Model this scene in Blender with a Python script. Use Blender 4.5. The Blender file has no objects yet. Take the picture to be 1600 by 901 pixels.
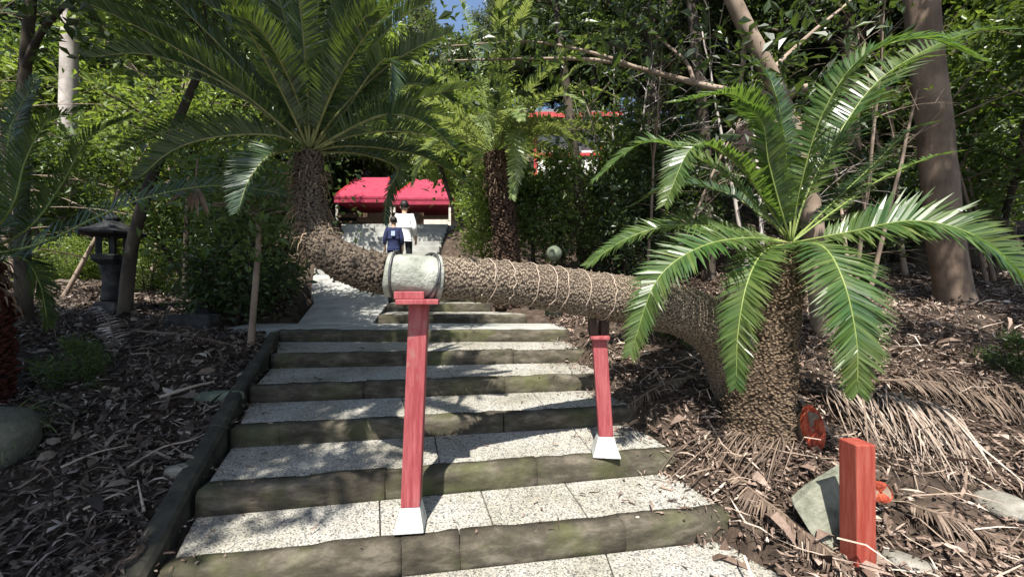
import bpy, bmesh, math, random
import numpy as np
from mathutils import Vector
R = math.radians
sc = bpy.context.scene
COL = sc.collection

# ------------------------------------------------------------------ camera, sky, sun, exposure
F = 620.0; CAMZ = 1.44
cam_d = bpy.data.cameras.new('camera'); cam = bpy.data.objects.new('camera', cam_d); COL.objects.link(cam)
cam.location = (0, 0, CAMZ); cam.rotation_euler = (R(90), 0, 0)
cam_d.sensor_width = 36.0; cam_d.lens = F * 36.0 / 1600.0
cam_d.clip_start = 0.05; cam_d.clip_end = 1000
sc.camera = cam
SUN_EL = 58.0; SUN_AZ = 188.0          # sun high behind the camera, slightly to its left
w = bpy.data.worlds.new('World'); sc.world = w; w.use_nodes = True
nt = w.node_tree; nt.nodes.clear()
sky = nt.nodes.new('ShaderNodeTexSky'); sky.sky_type = 'NISHITA'; sky.sun_disc = False
sky.sun_elevation = R(SUN_EL); sky.sun_rotation = R(SUN_AZ)
bg = nt.nodes.new('ShaderNodeBackground'); bg.inputs['Strength'].default_value = 0.105
wo = nt.nodes.new('ShaderNodeOutputWorld')
nt.links.new(sky.outputs[0], bg.inputs[0]); nt.links.new(bg.outputs[0], wo.inputs[0])
sd = bpy.data.lights.new('sun', 'SUN'); sd.energy = 5.0; sd.angle = R(0.5); sd.color = (1.0, 0.96, 0.88)
sun = bpy.data.objects.new('sun', sd); COL.objects.link(sun)
az = R(SUN_AZ); el = R(SUN_EL)
to_sun = Vector((math.sin(az) * math.cos(el), math.cos(az) * math.cos(el), math.sin(el)))
sun.rotation_euler = to_sun.to_track_quat('Z', 'Y').to_euler(); sun.location = to_sun * 30
sc.view_settings.view_transform = 'Standard'; sc.view_settings.look = 'None'
sc.view_settings.gamma = 1.0; sc.view_settings.exposure = 1.15
sc.cycles.use_denoising = True
sc.cycles.max_bounces = 8; sc.cycles.diffuse_bounces = 4; sc.cycles.transmission_bounces = 4
sc.cycles.sample_clamp_indirect = 8.0

# ------------------------------------------------------------------ helpers
def P(px, py, D):
    """a point seen at photo pixel (px, py) at D metres in front"""
    return np.array([(px - 800.0) / F * D, D, CAMZ - (py - 450.5) / F * D])

def tag(o, label=None, cat=None, group=None, kind=None):
    if label: o['label'] = label
    if cat: o['category'] = cat
    if group: o['group'] = group
    if kind: o['kind'] = kind
    return o

def empty(name, loc=(0, 0, 0), rz=0):
    o = bpy.data.objects.new(name, None); COL.objects.link(o)
    o.location = [float(v) for v in loc]; o.rotation_euler = (0, 0, rz); o.empty_display_size = 0.1
    return o

class MB:
    """collects shapes; build() links them as one mesh object"""
    def __init__(s): s.V = []; s.Fs = []; s.n = 0; s.C = []
    def add(s, v, faces, c=None):
        v = np.asarray(v, float).reshape(-1, 3)
        for f in faces:
            f = np.asarray(f, int)
            if len(f): s.Fs.append(f + s.n)
        s.V.append(v); s.n += len(v)
        s.C.append(np.zeros(len(v)) if c is None else np.asarray(c, float))
        return s
    def tube(s, pts, rad, seg=10, cap=True):
        v, f = tube(pts, rad, seg, cap); return s.add(v, f)
    def box(s, c, size, rz=0, top=1.0, rx=0):
        x, y, z = [a / 2 for a in size]
        v = np.array([[-x, -y, -z], [x, -y, -z], [x, y, -z], [-x, y, -z],
                      [-x * top, -y * top, z], [x * top, -y * top, z], [x * top, y * top, z], [-x * top, y * top, z]])
        if rx:
            cr, sr = math.cos(rx), math.sin(rx); v = v @ np.array([[1, 0, 0], [0, cr, -sr], [0, sr, cr]]).T
        if rz:
            cr, sr = math.cos(rz), math.sin(rz); v = v @ np.array([[cr, -sr, 0], [sr, cr, 0], [0, 0, 1]]).T
        return s.add(v + np.array(c), [np.array([[0, 3, 2, 1], [4, 5, 6, 7], [0, 1, 5, 4], [1, 2, 6, 5], [2, 3, 7, 6], [3, 0, 4, 7]])])
    def mesh(s, name, smooth=False, color=False):
        V = np.concatenate(s.V); me = bpy.data.meshes.new(name)
        tot = [f.shape[1] * len(f) for f in s.Fs]; li = np.concatenate([f.ravel() for f in s.Fs])
        sz = np.concatenate([np.full(len(f), f.shape[1]) for f in s.Fs])
        me.vertices.add(len(V)); me.vertices.foreach_set('co', V.astype(np.float32).ravel())
        me.loops.add(len(li)); me.loops.foreach_set('vertex_index', li.astype(np.int32))
        me.polygons.add(len(sz)); st = np.concatenate([[0], np.cumsum(sz)[:-1]])
        me.polygons.foreach_set('loop_start', st.astype(np.int32)); me.polygons.foreach_set('loop_total', sz.astype(np.int32))
        me.polygons.foreach_set('use_smooth', np.full(len(sz), smooth))
        if color:
            a = me.attributes.new('tip', 'FLOAT', 'POINT'); a.data.foreach_set('value', np.concatenate(s.C).astype(np.float32))
        me.update(); me.validate()
        return me
    def build(s, name, mat, parent=None, smooth=False, color=False, bevel=0):
        me = s.mesh(name, smooth, color); me.materials.append(mat)
        o = bpy.data.objects.new(name, me); COL.objects.link(o)
        if parent is not None:
            o.parent = parent
        if bevel:
            m = o.modifiers.new('bevel', 'BEVEL'); m.width = bevel; m.segments = 2; m.limit_method = 'ANGLE'
        return o

def catmull(pts, n):
    p = np.asarray(pts, float); p = np.vstack([2 * p[0] - p[1], p, 2 * p[-1] - p[-2]])
    k = len(p) - 3; t = np.linspace(0, k - 1e-6, n); i = t.astype(int); u = (t - i)[:, None]
    a, b, c, d = p[i], p[i + 1], p[i + 2], p[i + 3]
    return .5 * (2 * b + (c - a) * u + (2 * a - 5 * b + 4 * c - d) * u ** 2 + (-a + 3 * b - 3 * c + d) * u ** 3)

def norm(v): return v / (np.linalg.norm(v, axis=-1, keepdims=True) + 1e-9)

def frames(p):
    T = norm(np.gradient(p, axis=0)); A = np.zeros_like(T)
    a = np.cross(T[0], [0, 0, 1.0]); a = a if np.linalg.norm(a) > .1 else np.cross(T[0], [1.0, 0, 0])
    for i in range(len(p)):
        a = a - T[i] * a.dot(T[i]); a /= np.linalg.norm(a); A[i] = a
    return T, A, np.cross(T, A)

def tube(pts, rad, seg=10, cap=True):
    p = np.asarray(pts, float); n = len(p); rad = np.broadcast_to(np.asarray(rad, float), (n,))
    T, A, B = frames(p); th = np.arange(seg) / seg * 2 * np.pi
    v = p[:, None] + rad[:, None, None] * (np.cos(th)[None, :, None] * A[:, None] + np.sin(th)[None, :, None] * B[:, None])
    i = np.arange(n - 1)[:, None] * seg; j = np.arange(seg)[None]; j2 = (j + 1) % seg
    f = np.stack([i + j, i + j2, i + seg + j2, i + seg + j], -1).reshape(-1, 4)
    fs = [f]
    if cap: fs += [np.arange(seg)[None, ::-1], (n - 1) * seg + np.arange(seg)[None]]
    return v.reshape(-1, 3), fs

# value noise for geometry
_rs = np.random.RandomState(7); _T = _rs.rand(64, 64, 64)
def vnoise(p, s=1.0):
    q = np.asarray(p, float) * s + 1000.0; i = np.floor(q).astype(int); f = q - i; f = f * f * (3 - 2 * f); i %= 63
    r = 0
    for dx in (0, 1):
        for dy in (0, 1):
            for dz in (0, 1):
                wgt = (f[..., 0] if dx else 1 - f[..., 0]) * (f[..., 1] if dy else 1 - f[..., 1]) * (f[..., 2] if dz else 1 - f[..., 2])
                r = r + wgt * _T[i[..., 0] + dx, i[..., 1] + dy, i[..., 2] + dz]
    return r * 2 - 1

# ------------------------------------------------------------------ materials
def ramp(nt, stops, fac):
    r = nt.nodes.new('ShaderNodeValToRGB'); e = r.color_ramp.elements
    while len(e) < len(stops): e.new(0.5)
    for k, (p, c) in enumerate(stops): e[k].position = p; e[k].color = (*c, 1)
    nt.links.new(fac, r.inputs[0]); return r.outputs[0]

def base_mat(name):
    m = bpy.data.materials.new(name); m.use_nodes = True; nt = m.node_tree
    return m, nt, nt.nodes['Principled BSDF']

def coord(nt, scale, kind='Object'):
    if kind == 'World':
        g = nt.nodes.new('ShaderNodeNewGeometry'); out = g.outputs['Position']
    else:
        g = nt.nodes.new('ShaderNodeTexCoord'); out = g.outputs[kind]
    mp = nt.nodes.new('ShaderNodeMapping'); mp.inputs['Scale'].default_value = scale if hasattr(scale, '__len__') else (scale,) * 3
    nt.links.new(out, mp.inputs[0]); return mp.outputs[0]

def noise(nt, vec, scale=1.0, detail=6, rough=.6):
    n = nt.nodes.new('ShaderNodeTexNoise'); n.inputs['Scale'].default_value = scale
    n.inputs['Detail'].default_value = detail; n.inputs['Roughness'].default_value = rough
    nt.links.new(vec, n.inputs['Vector']); return n.outputs['Fac']

def bump(nt, b, h, strength=.3, dist=.02):
    bp = nt.nodes.new('ShaderNodeBump'); bp.inputs['Strength'].default_value = strength; bp.inputs['Distance'].default_value = dist
    nt.links.new(h, bp.inputs['Height']); nt.links.new(bp.outputs[0], b.inputs['Normal'])

def mix(nt, fac, a, b, mode='MIX'):
    m = nt.nodes.new('ShaderNodeMix'); m.data_type = 'RGBA'; m.blend_type = mode
    for sck, v in ((m.inputs[0], fac), (m.inputs[6], a), (m.inputs[7], b)):
        if isinstance(v, (int, float)): sck.default_value = v
        elif isinstance(v, tuple): sck.default_value = (*v, 1)
        else: nt.links.new(v, sck)
    return m.outputs[2]

def M(name, stops, scale=6, rough=.85, bs=.4, bscale=None, bd=.01, kind='Object', spec=.3, metal=0):
    m, nt, b = base_mat(name); c = coord(nt, scale, kind); n = noise(nt, c)
    nt.links.new(ramp(nt, stops, n), b.inputs['Base Color'])
    b.inputs['Roughness'].default_value = rough; b.inputs['Specular IOR Level'].default_value = spec; b.inputs['Metallic'].default_value = metal
    if bs:
        n2 = noise(nt, coord(nt, bscale or scale * 6 if not hasattr(scale, '__len__') else [v * 4 for v in scale], kind)); bump(nt, b, n2, bs, bd)
    return m

def leaf(name, stops, rough=.4, trans=.35, tcol=(.35, .5, .05), spec=.5, patch=0.0):
    """foliage: one shade per leaf, some light coming through"""
    m, nt, b = base_mat(name); g = nt.nodes.new('ShaderNodeNewGeometry')
    col = ramp(nt, stops, g.outputs['Random Per Island'])
    if patch:
        n = noise(nt, coord(nt, patch, 'World'), detail=3)
        col = mix(nt, ramp(nt, [(.35, (0, 0, 0)), (.65, (.55, .55, .55))], n), col, stops[-1][1])
    nt.links.new(col, b.inputs['Base Color']); b.inputs['Roughness'].default_value = rough; b.inputs['Specular IOR Level'].default_value = spec
    t = nt.nodes.new('ShaderNodeBsdfTranslucent'); nt.links.new(mix(nt, .75, col, tcol), t.inputs['Color'])
    mx = nt.nodes.new('ShaderNodeMixShader'); mx.inputs[0].default_value = trans
    nt.links.new(b.outputs[0], mx.inputs[1]); nt.links.new(t.outputs[0], mx.inputs[2])
    nt.links.new(mx.outputs[0], nt.nodes['Material Output'].inputs['Surface'])
    return m

def litter(name, stops, rough=.75):
    m, nt, b = base_mat(name); g = nt.nodes.new('ShaderNodeNewGeometry')
    col = ramp(nt, stops, g.outputs['Random Per Island'])
    n = noise(nt, coord(nt, 60, 'World'), detail=3)
    nt.links.new(mix(nt, .5, col, ramp(nt, [(.3, (.35, .3, .28)), (.7, (1, 1, 1))], n), 'MULTIPLY'), b.inputs['Base Color'])
    b.inputs['Roughness'].default_value = rough; b.inputs['Specular IOR Level'].default_value = .25
    bump(nt, b, noise(nt, coord(nt, (90, 90, 90), 'World')), .3, .004)
    return m

def aggregate(name):
    m, nt, b = base_mat(name); c = coord(nt, 1, 'World')
    v = nt.nodes.new('ShaderNodeTexVoronoi'); v.inputs['Scale'].default_value = 135; nt.links.new(c, v.inputs['Vector'])
    bw = nt.nodes.new('ShaderNodeSeparateColor'); nt.links.new(v.outputs['Color'], bw.inputs[0])
    peb = ramp(nt, [(0, (.09, .09, .092)), (.18, (.17, .17, .168)), (.32, (.30, .295, .28)), (.7, (.38, .37, .34)), (1, (.48, .465, .42))], bw.outputs[0])
    mort = ramp(nt, [(.45, (1, 1, 1)), (.75, (.62, .6, .55))], v.outputs['Distance'])
    n = noise(nt, coord(nt, 1.6, 'World'), detail=8, rough=.65)
    st = ramp(nt, [(.3, (.42, .40, .33)), (.42, (.75, .72, .64)), (.55, (.96, .94, .90)), (.7, (1, 1, 1))], n)
    c1 = mix(nt, 1.0, mix(nt, .6, peb, mort, 'MULTIPLY'), st, 'MULTIPLY')
    nt.links.new(c1, b.inputs['Base Color']); b.inputs['Roughness'].default_value = .8
    bump(nt, b, v.outputs['Distance'], .5, -.006)
    return m

def painted(name, red, worn, wood):
    m, nt, b = base_mat(name)
    n1 = noise(nt, coord(nt, (38, 38, 3)), detail=8, rough=.7); n2 = noise(nt, coord(nt, (7, 7, 5)), detail=6)
    c = mix(nt, ramp(nt, [(.42, (0, 0, 0)), (.62, (1, 1, 1))], n1), red, worn)
    c = mix(nt, ramp(nt, [(.60, (0, 0, 0)), (.72, (.9, .9, .9))], n2), c, wood)
    nt.links.new(c, b.inputs['Base Color']); b.inputs['Roughness'].default_value = .6; b.inputs['Specular IOR Level'].default_value = .3
    bump(nt, b, n1, .5, .004)
    return m

def bark(name, stops, sc_=(9, 9, 2.2), bs=.8):
    m, nt, b = base_mat(name); n = noise(nt, coord(nt, sc_), detail=9, rough=.7)
    n2 = noise(nt, coord(nt, 2.2), detail=5)
    c = mix(nt, .55, ramp(nt, stops, n), ramp(nt, [(.35, stops[0][1]), (.65, stops[-1][1])], n2))
    nt.links.new(c, b.inputs['Base Color']); b.inputs['Roughness'].default_value = .9; b.inputs['Specular IOR Level'].default_value = .2
    bump(nt, b, n, bs, .02)
    return m

def scales_mat(name, dark, mid, tipc):
    m, nt, b = base_mat(name); a = nt.nodes.new('ShaderNodeAttribute'); a.attribute_name = 'tip'
    g = nt.nodes.new('ShaderNodeNewGeometry'); n = noise(nt, coord(nt, 5), detail=6)
    tc = mix(nt, ramp(nt, [(.35, (0, 0, 0)), (.65, (1, 1, 1))], n), mid, tipc)
    tc = mix(nt, .5, tc, ramp(nt, [(0, mid), (1, tipc)], g.outputs['Random Per Island']))
    nt.links.new(mix(nt, a.outputs['Fac'], dark, tc), b.inputs['Base Color'])
    b.inputs['Roughness'].default_value = .9; b.inputs['Specular IOR Level'].default_value = .15
    bump(nt, b, noise(nt, coord(nt, 90), detail=4), .5, .006)
    return m

def moss_concrete(name):
    m, nt, b = base_mat(name)
    n = noise(nt, coord(nt, (5, 5, 14), 'World'), detail=9, rough=.7); n2 = noise(nt, coord(nt, 2.6, 'World'), detail=6)
    c = ramp(nt, [(.3, (.022, .019, .014)), (.5, (.062, .053, .039)), (.7, (.15, .13, .10))], n)
    c = mix(nt, ramp(nt, [(.5, (0, 0, 0)), (.68, (.6, .6, .6))], n2), c, (.075, .085, .03))
    nt.links.new(c, b.inputs['Base Color']); b.inputs['Roughness'].default_value = .9; b.inputs['Specular IOR Level'].default_value = .2
    bump(nt, b, noise(nt, coord(nt, 40, 'World'), detail=6), .5, .008)
    return m

MT = dict(
    aggregate=aggregate('exposed_aggregate'),
    moss=moss_concrete('mossy_edging'),
    kerb=M('kerb_stone', [(.3, (.02, .018, .014)), (.55, (.045, .042, .032)), (.75, (.085, .082, .055))], 7, .9, .5, kind='World'),
    concrete=M('ramp_concrete', [(.3, (.22, .22, .20)), (.6, (.33, .33, .31)), (.8, (.42, .41, .38))], 3, .9, .3, kind='World'),
    soil=M('forest_soil', [(.3, (.025, .017, .012)), (.5, (.06, .042, .03)), (.7, (.11, .08, .06))], 9, .95, .9, 60, .03, 'World'),
    red=painted('faded_red_paint', (.215, .036, .042), (.32, .085, .09), (.26, .145, .125)),
    orange=painted('orange_red_paint', (.23, .036, .024), (.30, .075, .052), (.15, .055, .036)),
    white=M('white_mortar', [(.3, (.28, .28, .25)), (.5, (.46, .46, .43)), (.7, (.60, .60, .57))], 14, .8, .3),
    darkwood=M('dark_timber', [(.3, (.02, .014, .01)), (.7, (.08, .055, .04))], (30, 30, 4), .85, .5),
    wrap=M('weathered_sheet', [(.3, (.11, .12, .095)), (.5, (.24, .25, .21)), (.7, (.38, .385, .34))], 10, .65, .9, 45, .012, spec=.35),
    wire=M('grey_wire', [(.3, (.05, .05, .052)), (.7, (.16, .16, .165))], 30, .4, .2, metal=.6),
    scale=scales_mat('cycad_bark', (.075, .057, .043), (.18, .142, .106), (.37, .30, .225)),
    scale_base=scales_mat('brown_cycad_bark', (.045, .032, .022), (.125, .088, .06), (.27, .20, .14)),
    scale_mid=scales_mat('shaded_cycad_bark', (.022, .017, .014), (.075, .057, .043), (.17, .135, .10)),  # darker copy of the stem bark; the crown's shade is put into its colour
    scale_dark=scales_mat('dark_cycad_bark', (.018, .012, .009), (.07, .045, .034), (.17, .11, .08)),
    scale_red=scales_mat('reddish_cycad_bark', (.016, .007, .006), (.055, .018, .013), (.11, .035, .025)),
    fibre=litter('dry_fibre', [(0, (.06, .04, .026)), (.5, (.17, .115, .072)), (1, (.36, .27, .18))]),
    frond=leaf('cycad_leaf', [(0, (.022, .060, .016)), (.5, (.038, .090, .022)), (.9, (.062, .12, .028)), (1, (.13, .15, .045))], .36, .26, (.26, .44, .05), .55, 2.2),
    frond_yellow=leaf('pale_cycad_leaf', [(0, (.10, .15, .05)), (.5, (.17, .225, .085)), (1, (.27, .31, .14))], .34, .34, (.42, .50, .10), .5),
    frond_blue=leaf('dark_cycad_leaf', [(0, (.018, .040, .016)), (.5, (.028, .058, .022)), (1, (.05, .085, .03))], .40, .16, (.26, .38, .03), .6),
    rib=M('leaf_midrib', [(.3, (.12, .17, .04)), (.7, (.22, .26, .075))], 20, .45, 0),
    drib=M('dark_midrib', [(.3, (.10, .12, .04)), (.7, (.22, .22, .09))], 20, .45, 0),
    logpaint=M('mottled_orange_paint', [(.32, (.10, .035, .02)), (.46, (.34, .05, .025)), (.6, (.46, .10, .045)), (.75, (.30, .12, .07))], 34, .8, .9, 70, .02),
    dry=litter('dry_leaf', [(0, (.20, .145, .11)), (.4, (.36, .28, .22)), (.8, (.54, .45, .37)), (1, (.70, .62, .54))], .6),
    dry_tan=litter('tan_dry_leaf', [(0, (.13, .095, .072)), (.4, (.24, .185, .145)), (.8, (.38, .31, .255)), (1, (.55, .47, .40))], .6),
    dry_brown=litter('brown_dry_leaf', [(0, (.075, .052, .038)), (.5, (.15, .108, .08)), (1, (.27, .205, .155))], .7),
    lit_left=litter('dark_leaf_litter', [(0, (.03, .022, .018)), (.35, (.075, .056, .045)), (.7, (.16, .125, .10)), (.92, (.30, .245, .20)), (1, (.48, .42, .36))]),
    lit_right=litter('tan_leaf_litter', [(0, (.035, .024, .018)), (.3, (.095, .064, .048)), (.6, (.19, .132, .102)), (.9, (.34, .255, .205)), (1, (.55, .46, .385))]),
    bark_brown=bark('brown_bark', [(.3, (.08, .055, .04)), (.5, (.19, .135, .10)), (.7, (.30, .225, .17))]),
    bark_dark=bark('dark_bark', [(.3, (.018, .014, .011)), (.5, (.05, .04, .03)), (.7, (.11, .09, .07))]),
    bark_pale=bark('pale_bark', [(.3, (.20, .17, .15)), (.5, (.36, .32, .29)), (.7, (.52, .48, .44))], (6, 6, 3), .4),
    bark_tan=bark('tan_bark', [(.3, (.13, .095, .07)), (.5, (.25, .19, .145)), (.7, (.38, .30, .24))], (8, 8, 2.5), .5),
    leaf_dark=leaf('evergreen_leaf', [(0, (.014, .026, .010)), (.5, (.026, .046, .016)), (1, (.05, .075, .026))], .40, .18, (.20, .32, .04), .5, .5),
    leaf_mid=leaf('mid_green_leaf', [(0, (.025, .046, .014)), (.5, (.045, .078, .022)), (1, (.085, .125, .038))], .42, .27, (.30, .44, .05), .45, .6),
    leaf_light=leaf('light_green_leaf', [(0, (.05, .085, .02)), (.5, (.10, .15, .032)), (1, (.19, .24, .06))], .38, .35, (.42, .55, .07), .45, .8),
    leaf_grey=leaf('grey_green_leaf', [(0, (.03, .042, .022)), (.5, (.06, .078, .04)), (1, (.14, .15, .09))], .40, .22, (.28, .36, .10), .5, .6),
    lantern=M('lantern_stone', [(.3, (.012, .012, .013)), (.55, (.03, .03, .031)), (.75, (.065, .065, .062))], 9, .9, .6, 50),
    moss_stone=M('mossy_stone', [(.3, (.05, .065, .045)), (.55, (.12, .14, .10)), (.75, (.22, .23, .18))], 7, .9, .5, 40),
    rock=M('grey_rock', [(.3, (.11, .10, .08)), (.55, (.24, .225, .19)), (.75, (.40, .385, .34))], 5, .9, .8, 28, .02),
    rock_dark=M('dark_rock', [(.3, (.04, .04, .03)), (.55, (.10, .10, .075)), (.75, (.19, .185, .14))], 5, .9, .8, 28, .02),
    slabstone=M('slab_stone', [(.3, (.085, .09, .065)), (.5, (.16, .165, .125)), (.75, (.25, .25, .20))], 12, .9, .8, 40, .015),
    pinkroof=M('pink_red_roof', [(.3, (.24, .018, .045)), (.7, (.34, .038, .07))], 4, .6, .2),
    plaster=M('white_plaster', [(.3, (.66, .65, .62)), (.7, (.82, .81, .79))], 3, .8, .15),
    cream=M('cream_wall', [(.3, (.45, .41, .35)), (.7, (.66, .62, .55))], 5, .85, .2),
    shrine_red=M('shrine_red', [(.3, (.36, .03, .035)), (.7, (.52, .05, .055))], 6, .55, .2),
    tile_grey=M('grey_roof', [(.3, (.06, .065, .07)), (.7, (.14, .145, .15))], 9, .7, .3),
    glass=M('dark_glass', [(.3, (.02, .022, .025)), (.7, (.05, .055, .06))], 3, .12, 0, spec=.6),
    pinkwall=M('salmon_wall', [(.3, (.50, .31, .25)), (.7, (.64, .43, .36))], 4, .85, .2),
    blueroof=M('slate_blue_roof', [(.3, (.13, .17, .25)), (.7, (.22, .27, .37))], 5, .6, .3),
    skin=M('skin', [(.3, (.42, .25, .17)), (.7, (.52, .32, .23))], 8, .55, 0),
    shirt=M('white_shirt', [(.3, (.62, .62, .63)), (.7, (.80, .80, .80))], 14, .85, .4, 9, .03),
    trousers=M('dark_trousers', [(.3, (.012, .012, .016)), (.7, (.035, .035, .042))], 14, .85, .4, 9, .03),
    navy=M('navy_cloth', [(.3, (.008, .012, .04)), (.7, (.02, .028, .085))], 14, .85, .4, 9, .03),
    paleblue=M('pale_blue_cloth', [(.3, (.25, .33, .5)), (.7, (.4, .47, .6))], 14, .85, .2),
    hair=M('black_hair', [(.3, (.006, .005, .005)), (.7, (.025, .02, .018))], (60, 60, 8), .45, .5),
    benchwood=M('bench_wood', [(.3, (.05, .03, .02)), (.7, (.14, .085, .055))], (8, 8, 20), .8, .3),
)

# ------------------------------------------------------------------ terrain
PY = np.array([-50, 0, 1.8, 4.40, 4.46, 5.25, 5.35, 9.5, 12.4, 26.0])
PXL = np.array([-1.55, -1.55, -1.60, -2.62, -3.55, -3.55, -2.95, -4.75, -5.1, -11.5])
PXR = np.array([1.5, 1.5, 1.32, .62, .45, -1.9, -1.9, -2.6])
PY2 = np.array([-50, 0, 1.8, 4.6, 5.25, 5.7, 6.3, 9.5, 12.4, 26.0])
PXR = np.array([1.5, 1.5, 1.32, .62, .45, .0, -.45, -1.9, -1.9, -2.6])
BY = np.array([-200, -20, 0, 1.7, 4.6, 5.4, 9.5, 12.5, 30, 70, 200])
BZ = np.array([-14, -1.5, 0.02, 0.06, .98, 1.04, 1.78, 4.0, 13.0, 26, 32.])
CZ = np.array([-14, -1.5, -.12, -.12, .80, .80, 1.55, 3.35, 3.9, 26, 32.])
def sstep(t): t = np.clip(t, 0, 1); return t * t * (3 - 2 * t)
def gz(x, y):
    x = np.asarray(x, float); y = np.asarray(y, float)
    yk = y - .13 * np.clip(x, -2, 2) * np.clip((4.6 - y) / 2.8, 0, 1) * np.clip(y / 1.5, 0, 1)
    b = np.interp(yk, BY, BZ); c = np.interp(yk, BY, CZ)
    xl = np.interp(y, PY, PXL); xr = np.interp(y, PY2, PXR)
    d = np.minimum(x - xl, xr - x)                       # >0 inside the stair/path corridor
    k = sstep((d + .10) / .16)
    p3 = np.stack([x, y, np.zeros_like(x)], -1)
    far = np.clip((y - 8) / 20, 0, 1)
    nz = .05 * vnoise(p3, 1.3) + .025 * vnoise(p3, 4.1) + .5 * far * vnoise(p3, .22)
    side = .10 * sstep((-d - .1) / .8) + .28 * sstep((xl - x - .7) / 1.6) * np.clip((6 - y) / 3, 0, 1) + .03 * np.clip(-d - 2, 0, 6)
    plate = sstep((d + 2.0) / 2.0) * sstep((y - 11) / 1.5)      # the terrace keeps level beside the path too
    o = b + side + nz
    o = o * (1 - plate) + (c + nz * .2) * plate
    return o * (1 - k) + (c + .01 * vnoise(p3, 3)) * k

def axis(lo, hi, dense_lo, dense_hi, step):
    a = [dense_lo]
    while a[-1] < dense_hi: a.append(a[-1] + step)
    s = step
    while a[-1] < hi: s *= 1.18; a.append(a[-1] + s)
    s = step
    while a[0] > lo: s *= 1.18; a.insert(0, a[0] - s)
    return np.array(a)
xs = axis(-170, 170, -6, 6, .09); ys = axis(-170, 190, .6, 9, .09)
X, Y = np.meshgrid(xs, ys); Z = gz(X, Y); nx, ny = len(xs), len(ys)
ii = (np.arange(ny - 1)[:, None] * nx + np.arange(nx - 1)[None]).ravel()
g = MB().add(np.stack([X, Y, Z], -1).reshape(-1, 3), [np.stack([ii, ii + 1, ii + nx + 1, ii + nx], -1)])
tag(g.build('ground', MT['soil'], smooth=True), kind='structure')

# ------------------------------------------------------------------ lower stairs
# front edges of the six steps: (left x, y), (right x, y), top z of the nosing
NOSE = [((-1.60, 1.79), (1.24, 2.25), .16), ((-1.74, 2.18), (1.15, 2.72), .32), ((-1.93, 2.73), (1.08, 3.22), .48),
        ((-2.14, 3.24), (1.0, 3.70), .64), ((-2.34, 3.85), (.80, 4.17), .80), ((-2.70, 4.58), (.66, 4.58), .96)]
RISE = .135; BW = .11
stairs = tag(empty('stairs', (0, 1.9, 0)), 'broad garden steps of speckled concrete with mossy edges', kind='structure')
def parent_keep(o, p):
    o.parent = p; o.matrix_parent_inverse = p.matrix_world.inverted() if False else o.matrix_parent_inverse
    o.location = [-v for v in p.location]; return o
rng = np.random.RandomState(3)
def beam(a, b, ztop, h, wd, seed):
    """one edging block from a to b (xy), rounded nose, slightly uneven"""
    n = max(3, int(np.linalg.norm(np.subtract(b, a)) / .045)); t = np.linspace(0, 1, n)
    c = np.outer(1 - t, a) + np.outer(t, b); dr = norm(np.subtract(b, a).astype(float)); back = np.array([-dr[1], dr[0]])
    prof = np.array([[0.012, -h], [0, -h * .6], [0.0, -.035], [.008, -.012], [.026, -.001], [wd * .6, 0], [wd, -.002], [wd, -h]])
    m = len(prof); V = np.zeros((n, m, 3))
    V[..., :2] = c[:, None] + back * prof[None, :, :1]; V[..., 2] = ztop + prof[None, :, 1]
    q = V.reshape(-1, 3) + seed * 3.1
    dn = np.stack([vnoise(q, 7), vnoise(q + 50, 7), vnoise(q + 90, 9)], -1).reshape(n, m, 3) * .009
    dn += np.stack([vnoise(q, 22), vnoise(q + 50, 22), vnoise(q + 90, 22)], -1).reshape(n, m, 3) * .0035
    V += dn
    i = np.arange(n - 1)[:, None] * m; j = np.arange(m)[None]; j2 = (j + 1) % m
    f = np.stack([i + j, i + j2, i + m + j2, i + m + j], -1).reshape(-1, 4)
    return V.reshape(-1, 3), [f[:, ::-1], np.arange(m)[None], (n - 1) * m + np.arange(m)[None, ::-1]]
def slab(c4, thick=.08, name='tread_slab', mat='aggregate', par=None):
    """a flat slab with corner points c4 (x,y,z), counter-clockwise; small gaps come from the caller"""
    c = np.array(c4, float); lo = c.copy(); lo[:, 2] -= thick
    o = MB().add(np.vstack([c, lo]), [np.array([[0, 1, 2, 3], [7, 6, 5, 4], [0, 4, 5, 1], [1, 5, 6, 2], [2, 6, 7, 3], [3, 7, 4, 0]])]).build(name, MT[mat], par, bevel=.006)
    return o
def lerp(a, b, t): return np.array(a, float) * (1 - t) + np.array(b, float) * t
joints = [[.0, .33, .535, .72, 1.0], [0, .45, .80, 1.0], [0, .38, .74, 1], [0, .52, 1], [0, .47, 1], []]
bj = [[0, .37, .47, .78, 1], [0, .34, .66, 1], [0, .10, .42, .62, 1], [0, .28, .66, 1], [0, .4, .75, 1], [0, .22, .5, .8, 1]]
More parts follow.
